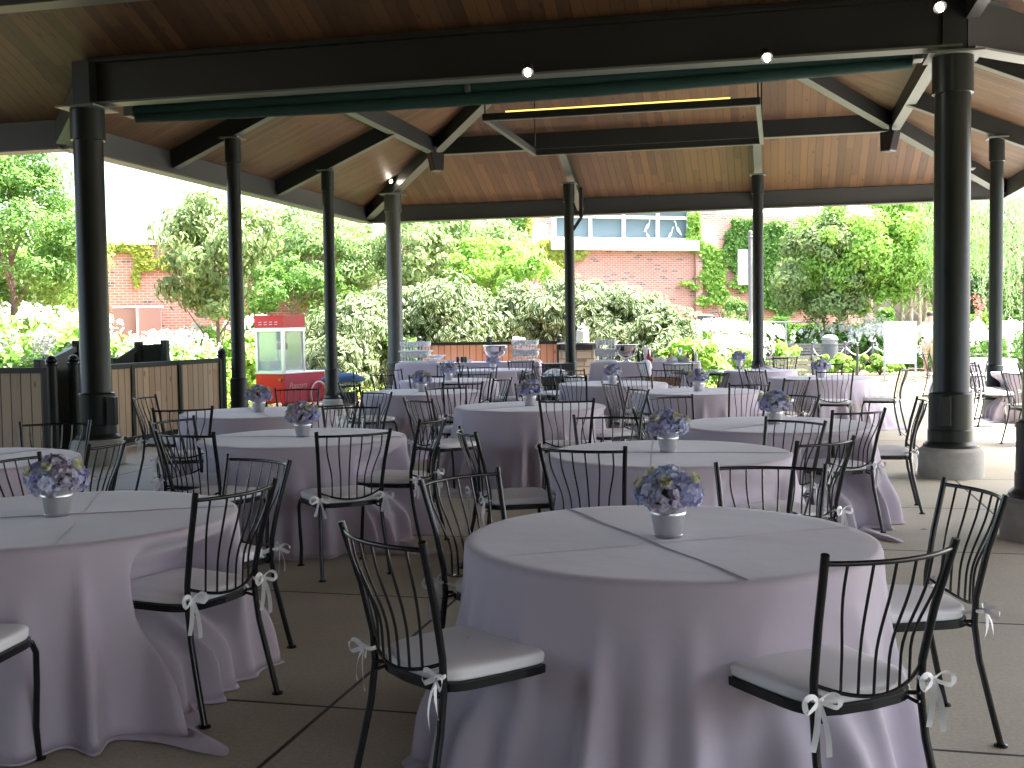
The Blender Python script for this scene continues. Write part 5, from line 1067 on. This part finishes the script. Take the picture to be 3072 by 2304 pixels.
b=MB(); b.lathe([(.28,0),(.28,1.6),(.30,1.61),(.30,1.9),(.2,1.93)],24); b.build('body',mat('bin_grey',(.10,.10,.11),.5),a,smooth=30); b=MB(); b.box((.2,-.18,1.75),(.2,.06,.18)); b.build('slot',BLACK,a)
a=empty('rope_barrier',at(2560,1090,33.5)*Vector((1,1,0)) if False else (0,0,0),0,'row of dark metal posts joined by hanging white ropes left of the white sign','barrier')
posts=[at(px,py,1) and (px,py) for px,py in((2437,1075),(2483,1078),(2535,1078),(2617,1078),(2780,1078))]; pts=[]
for px,py in posts:
    x_,s_=ray(px,py); d=(-.02-HC)/s_; d=min(d,36); P=Vector((x_*d,d,-.02)); pts.append(P); b=MB(); b.lathe([(.09,0),(.09,.02),(.035,.03),(.035,.92),(.045,.93),(.045,.96),(.02,.98)],12,P); b.build('post',mat('post_grey',(.09,.09,.11),.5),a,smooth=40)
P=Vector((ray(2572,1133)[0]*25.,25.,-.02)); 
b=MB(); b.lathe([(.09,0),(.09,.02),(.03,.03),(.03,1.0),(.04,1.02)],12,P); pz=b.build('barrier_post',mat('post_grey',(.09,.09,.11),.5),None,smooth=40); tag(pz,'single slim metal post on the sunny paving in front of the rope barrier','post')
for p,q in zip(pts[:-1],pts[1:]):
    if (p-q).length>3: continue
    b=MB(); b.tube([p.lerp(q,t)+Vector((0,0,.82-.30*4*t*(1-t))) for t in [i/12 for i in range(13)]],.02,6); b.build('rope',WHITE,a,smooth=True)
# white sandwich sign
x_,s_=ray(2700,1135); d=30.0; p=Vector((x_*d,d,-.02)); a=empty('sandwich_sign',p,-.08,'blank white upright sign board on grey legs standing on the sunny paving','sign')
b=MB(); b.box((0,0,1.02),(.80,.04,1.14)); b.build('board',WHITE,a,bevel=.03)
for s in(-1,1): b=MB(); b.box((s*.41,0,.8),(.05,.05,1.6)); b.box((s*.41,0,.02),(.09,.5,.04)); b.build('leg',mat('sign_leg',(.30,.29,.33),.5),a)
# banner pole
p=at(2252,1030,36); a=empty('banner_pole',(p.x,p.y,-.02),0,'grey pole carrying two blank white hanging banners beside the right thin column','pole')
b=MB(); b.lathe([(.10,0),(.10,.1),(.075,.15),(.065,4.35),(.09,4.37),(.09,4.40),(.05,4.43),(.08,4.5),(.06,4.57),(0,4.6)],14); b.build('pole',mat('pole_grey',(.16,.15,.15),.5),a,smooth=40)
for s,z0,z1,w in((-1,2.85,3.98,.32),(1,2.55,3.98,.30)):
    b=MB(); b.box((s*(.08+w/2),0,(z0+z1)/2),(w,.015,z1-z0)); b.build('banner',WHITE,a,bevel=.0); b=MB(); b.tube([(0,0,z1+.01),(s*(.1+w),0,z1+.01)],.012,6); b.build('banner_arm',STEEL,a)
# white handrail frame behind the benches
p=at(2350,1030,41); a=empty('handrail',(p.x,p.y,0),-.1,'thin white metal handrail with a slanting brace behind the benches','railing')
for q in(((-1.6,0,1.62),(1.3,0,1.62)),((1.3,0,1.62),(1.3,0,0)),((1.25,0,1.6),(.6,0,.3)),((.1,0,1.6),(.1,0,0)),((-1.6,0,1.6),(-1.6,0,0))): b=MB(); b.tube(q,.03,6); b.build('rail',WHITE,a)
def lantern(px,ptop,d,label,m):
    t=at(px,ptop,d); a=empty('lamp_post',(t.x,t.y,0),0,label,'lamp'); h=t.z
    b=MB(); b.lathe([(.09,0),(.09,.3),(.05,.35),(.045,h-.5)],12); b.build('pole',m,a,smooth=40)
    b=MB(); b.lathe([(.10,h-.5),(.16,h-.45),(.19,h-.18),(.17,h-.17)],8); b.build('lamp_glass',mat('lamp_glass',(.75,.75,.74),.3),a); b=MB(); b.lathe([(.24,h-.17),(.22,h-.13),(.08,h-.02),(.03,h+.03),(0,h+.08)],8); b.build('lamp_cap',mat('lamp_cap',(.55,.55,.56),.4),a)
lantern(1134,664,33,'lamp post with a pale lantern beside the far left corner column',mat('pole_grey',(.16,.15,.15),.5)); lantern(2931,958,33,'low lantern post between the two right columns',mat('lamp_dark',(.07,.07,.08),.4))
# small things near the second thin column: blue bag on a chair stack
rows=[]; rg_=random.Random(4)
for rr,zz in((.22,0),(.26,.05),(.22,.12),(.10,.17),(.01,.18)): rows.append([(rr*1.5*math.cos(t)*(1+.15*rg_.random()),rr*math.sin(t)*(1+.15*rg_.random()),zz) for t in [2*PI*j/18 for j in range(18)]])
b=MB(); b.grid(rows); p=at(1030,1130,21.4); tag(b.build('blue_bag',mat('blue_cloth',(.05,.11,.25),.8),None,smooth='all',loc=(p.x,p.y,.55)),'blue cloth bag lying on a chair right of the second thin column','bag')
b=MB(); b.box((0,0,.47),(.5,.45,.03)); s_=b.build('utility_cart',IRON,None,loc=(p.x,p.y,0))
for q in((1,1),(1,-1),(-1,1),(-1,-1)): b=MB(); b.tube([(q[0]*.23,q[1]*.2,0),(q[0]*.23,q[1]*.2,.75 if q[0]>0 else .5)],.012,6); b.build('leg',IRON,s_)
b=MB(); b.box((.02,0,.25),(.42,.40,.22)); b.build('basket',BLACK,s_,bevel=.02); tag(s_,'small black wire cart under the blue bag','cart')
# ------------------------------------------------------------ people
def skin_body(name,verts,edges,rads,m,parent,sub=2,root=0):
    me=bpy.data.meshes.new(name); me.from_pydata([Vector(v) for v in verts],edges,[]); o=bpy.data.objects.new(name,me); COL.objects.link(o)
    o.modifiers.new('s','SKIN'); sv=me.skin_vertices[0].data
    for i,r in enumerate(rads): sv[i].radius=(r,r) if not isinstance(r,tuple) else r
    sv[root].use_root=True; s=o.modifiers.new('u','SUBSURF'); s.levels=s.render_levels=sub
    dg=bpy.context.evaluated_depsgraph_get(); m2=bpy.data.meshes.new_from_object(o.evaluated_get(dg)); bpy.data.objects.remove(o); m2.name=name
    m2.polygons.foreach_set('use_smooth',[True]*len(m2.polygons)); m2.materials.clear(); m2.materials.append(m); o=bpy.data.objects.new(name,m2); COL.objects.link(o); o.parent=parent; return o
def person(loc,rz,label,shirt,shorts,hair,lean=0.,h=1.78,arm=(.25,-.25)):
    a=empty('person',loc,rz,label,'person'); k=h/1.78; L=lean
    SK=mat('skin',(.45,.25,.17),.55)
    def T(x,y,z): 
        if z>.95: y+= (z-.95)*L
        return (x*k,y*k,z*k)
    V=[T(0,0,.95),T(0,.0,1.15),T(0,0,1.35),T(0,.0,1.46),T(0,.02,1.54),T(0,.04,1.66),T(0,.03,1.73)]
    E=[(0,1),(1,2),(2,3),(3,4),(4,5),(5,6)]; R=[.13,.125,.15,.09,.055,.085,.07]
    for s in(-1,1):
        i=len(V); V+=[T(s*.10,0,.90),T(s*.11,.03*s,.50),T(s*.12,.0-.06*s,.09),T(s*.12,.10-.06*s,.04)]; E+=[(0,i),(i,i+1),(i+1,i+2),(i+2,i+3)]; R+=[.088,.058,.038,.034]
        j=len(V); ay=arm[0] if s>0 else arm[1]
        V+=[T(s*.19,0,1.42),T(s*.25,ay*.35,1.15),T(s*.24,ay,.95),T(s*.235,ay+.04,.87)]; E+=[(2,j),(j,j+1),(j+1,j+2),(j+2,j+3)]; R+=[.058,.044,.030,.028]
        for f in range(5):
            q=len(V); V.append(T(s*(.235-.02*(f-2)*.6),ay+.05+.012*(f-2),.80 if f else .835)); E.append((j+3,q)); R.append(.009)
    skin_body('body',V,E,R,SK,a)
    V2=[T(0,0,.90),T(0,0,1.12),T(0,0,1.34),T(0,0,1.46)]; E2=[(0,1),(1,2),(2,3)]; R2=[.165,.150,.170,.085]
    for s in(-1,1):
        j=len(V2); ay=arm[0] if s>0 else arm[1]; V2+=[T(s*.19,0,1.42),T(s*.24,ay*.25,1.20)]; E2+=[(2,j),(j,j+1)]; R2+=[.075,.07]
    skin_body('shirt',V2,E2,R2,shirt,a)
    V3=[T(0,0,.95),]; E3=[];R3=[.155]
    for s in(-1,1):
        j=len(V3); V3+=[T(s*.10,0,.86),T(s*.115,.03*s,.52)]; E3+=[(0,j),(j,j+1)]; R3+=[.105,.095]
    skin_body('shorts',V3,E3,R3,shorts,a)
    hd=Vector(T(0,.03,1.70)); b=MB(); rows=[]
    for t in range(7):
        ph=t/6*PI*.62; rows.append([hd+Vector((.096*math.sin(ph)*math.cos(q),(.105*math.sin(ph)*math.sin(q)-.012),.10*math.cos(ph)+ (0.02 if math.sin(q)>0.3 and t>4 else 0))) for q in [2*PI*i/16 for i in range(16)]])
    b.grid(rows); b.build('hair',hair,a,smooth='all')
    for s in(-1,1):
        b=MB(); b.box((s*.12*k,(.05-.06*s)*k,.03),(.09,.26,.06)); b.build('shoe',mat('shoe_grey',(.25,.25,.26),.7),a,bevel=.02)
HAIR=mat('dark_hair',(.02,.015,.012),.7); KH=mat('khaki',(.42,.34,.22),.85); WS=mat('white_shirt',(.80,.80,.80),.85); RS=mat('red_shirt',(.60,.06,.05),.8)
x_,s_=ray(2788,1080); person((x_*31.0,31.0,-.02),rad(-50),'person in white shirt and khaki shorts standing with back turned by the big right column',WS,KH,HAIR,lean=.02,h=1.86)
x_,s_=ray(2882,1060); person((x_*31.5,31.5,-.02),rad(35),'person in a red shirt mostly hidden behind the big right column',RS,mat('navy_cloth',(.02,.03,.06),.8),HAIR,lean=.35,h=1.62)
# a fallen leaf on the floor by the right chairs
p=Vector((ray(2760,1591)[0],1,0)); d=HC/-ray(2760,1591)[1]; b=MB(); b.add([(0,0,.004),(.03,.012,.012),(.06,0,.006),(.03,-.014,.01)],[(0,1,2,3)]); tag(b.build('fallen_leaf',mat('dry_leaf',(.35,.13,.05),.8),None,loc=(p.x*d,d,0)),'small dry brown leaf on the concrete floor at right','leaf')

for o in bpy.data.objects:
    l=o.get('label')
    if l and not 4<=len(l.split())<=16: open('/tmp/w/lab.txt','a').write(str((len(l.split()),o.name,l))+chr(10)) or print('LABEL',len(l.split()),o.name,l)
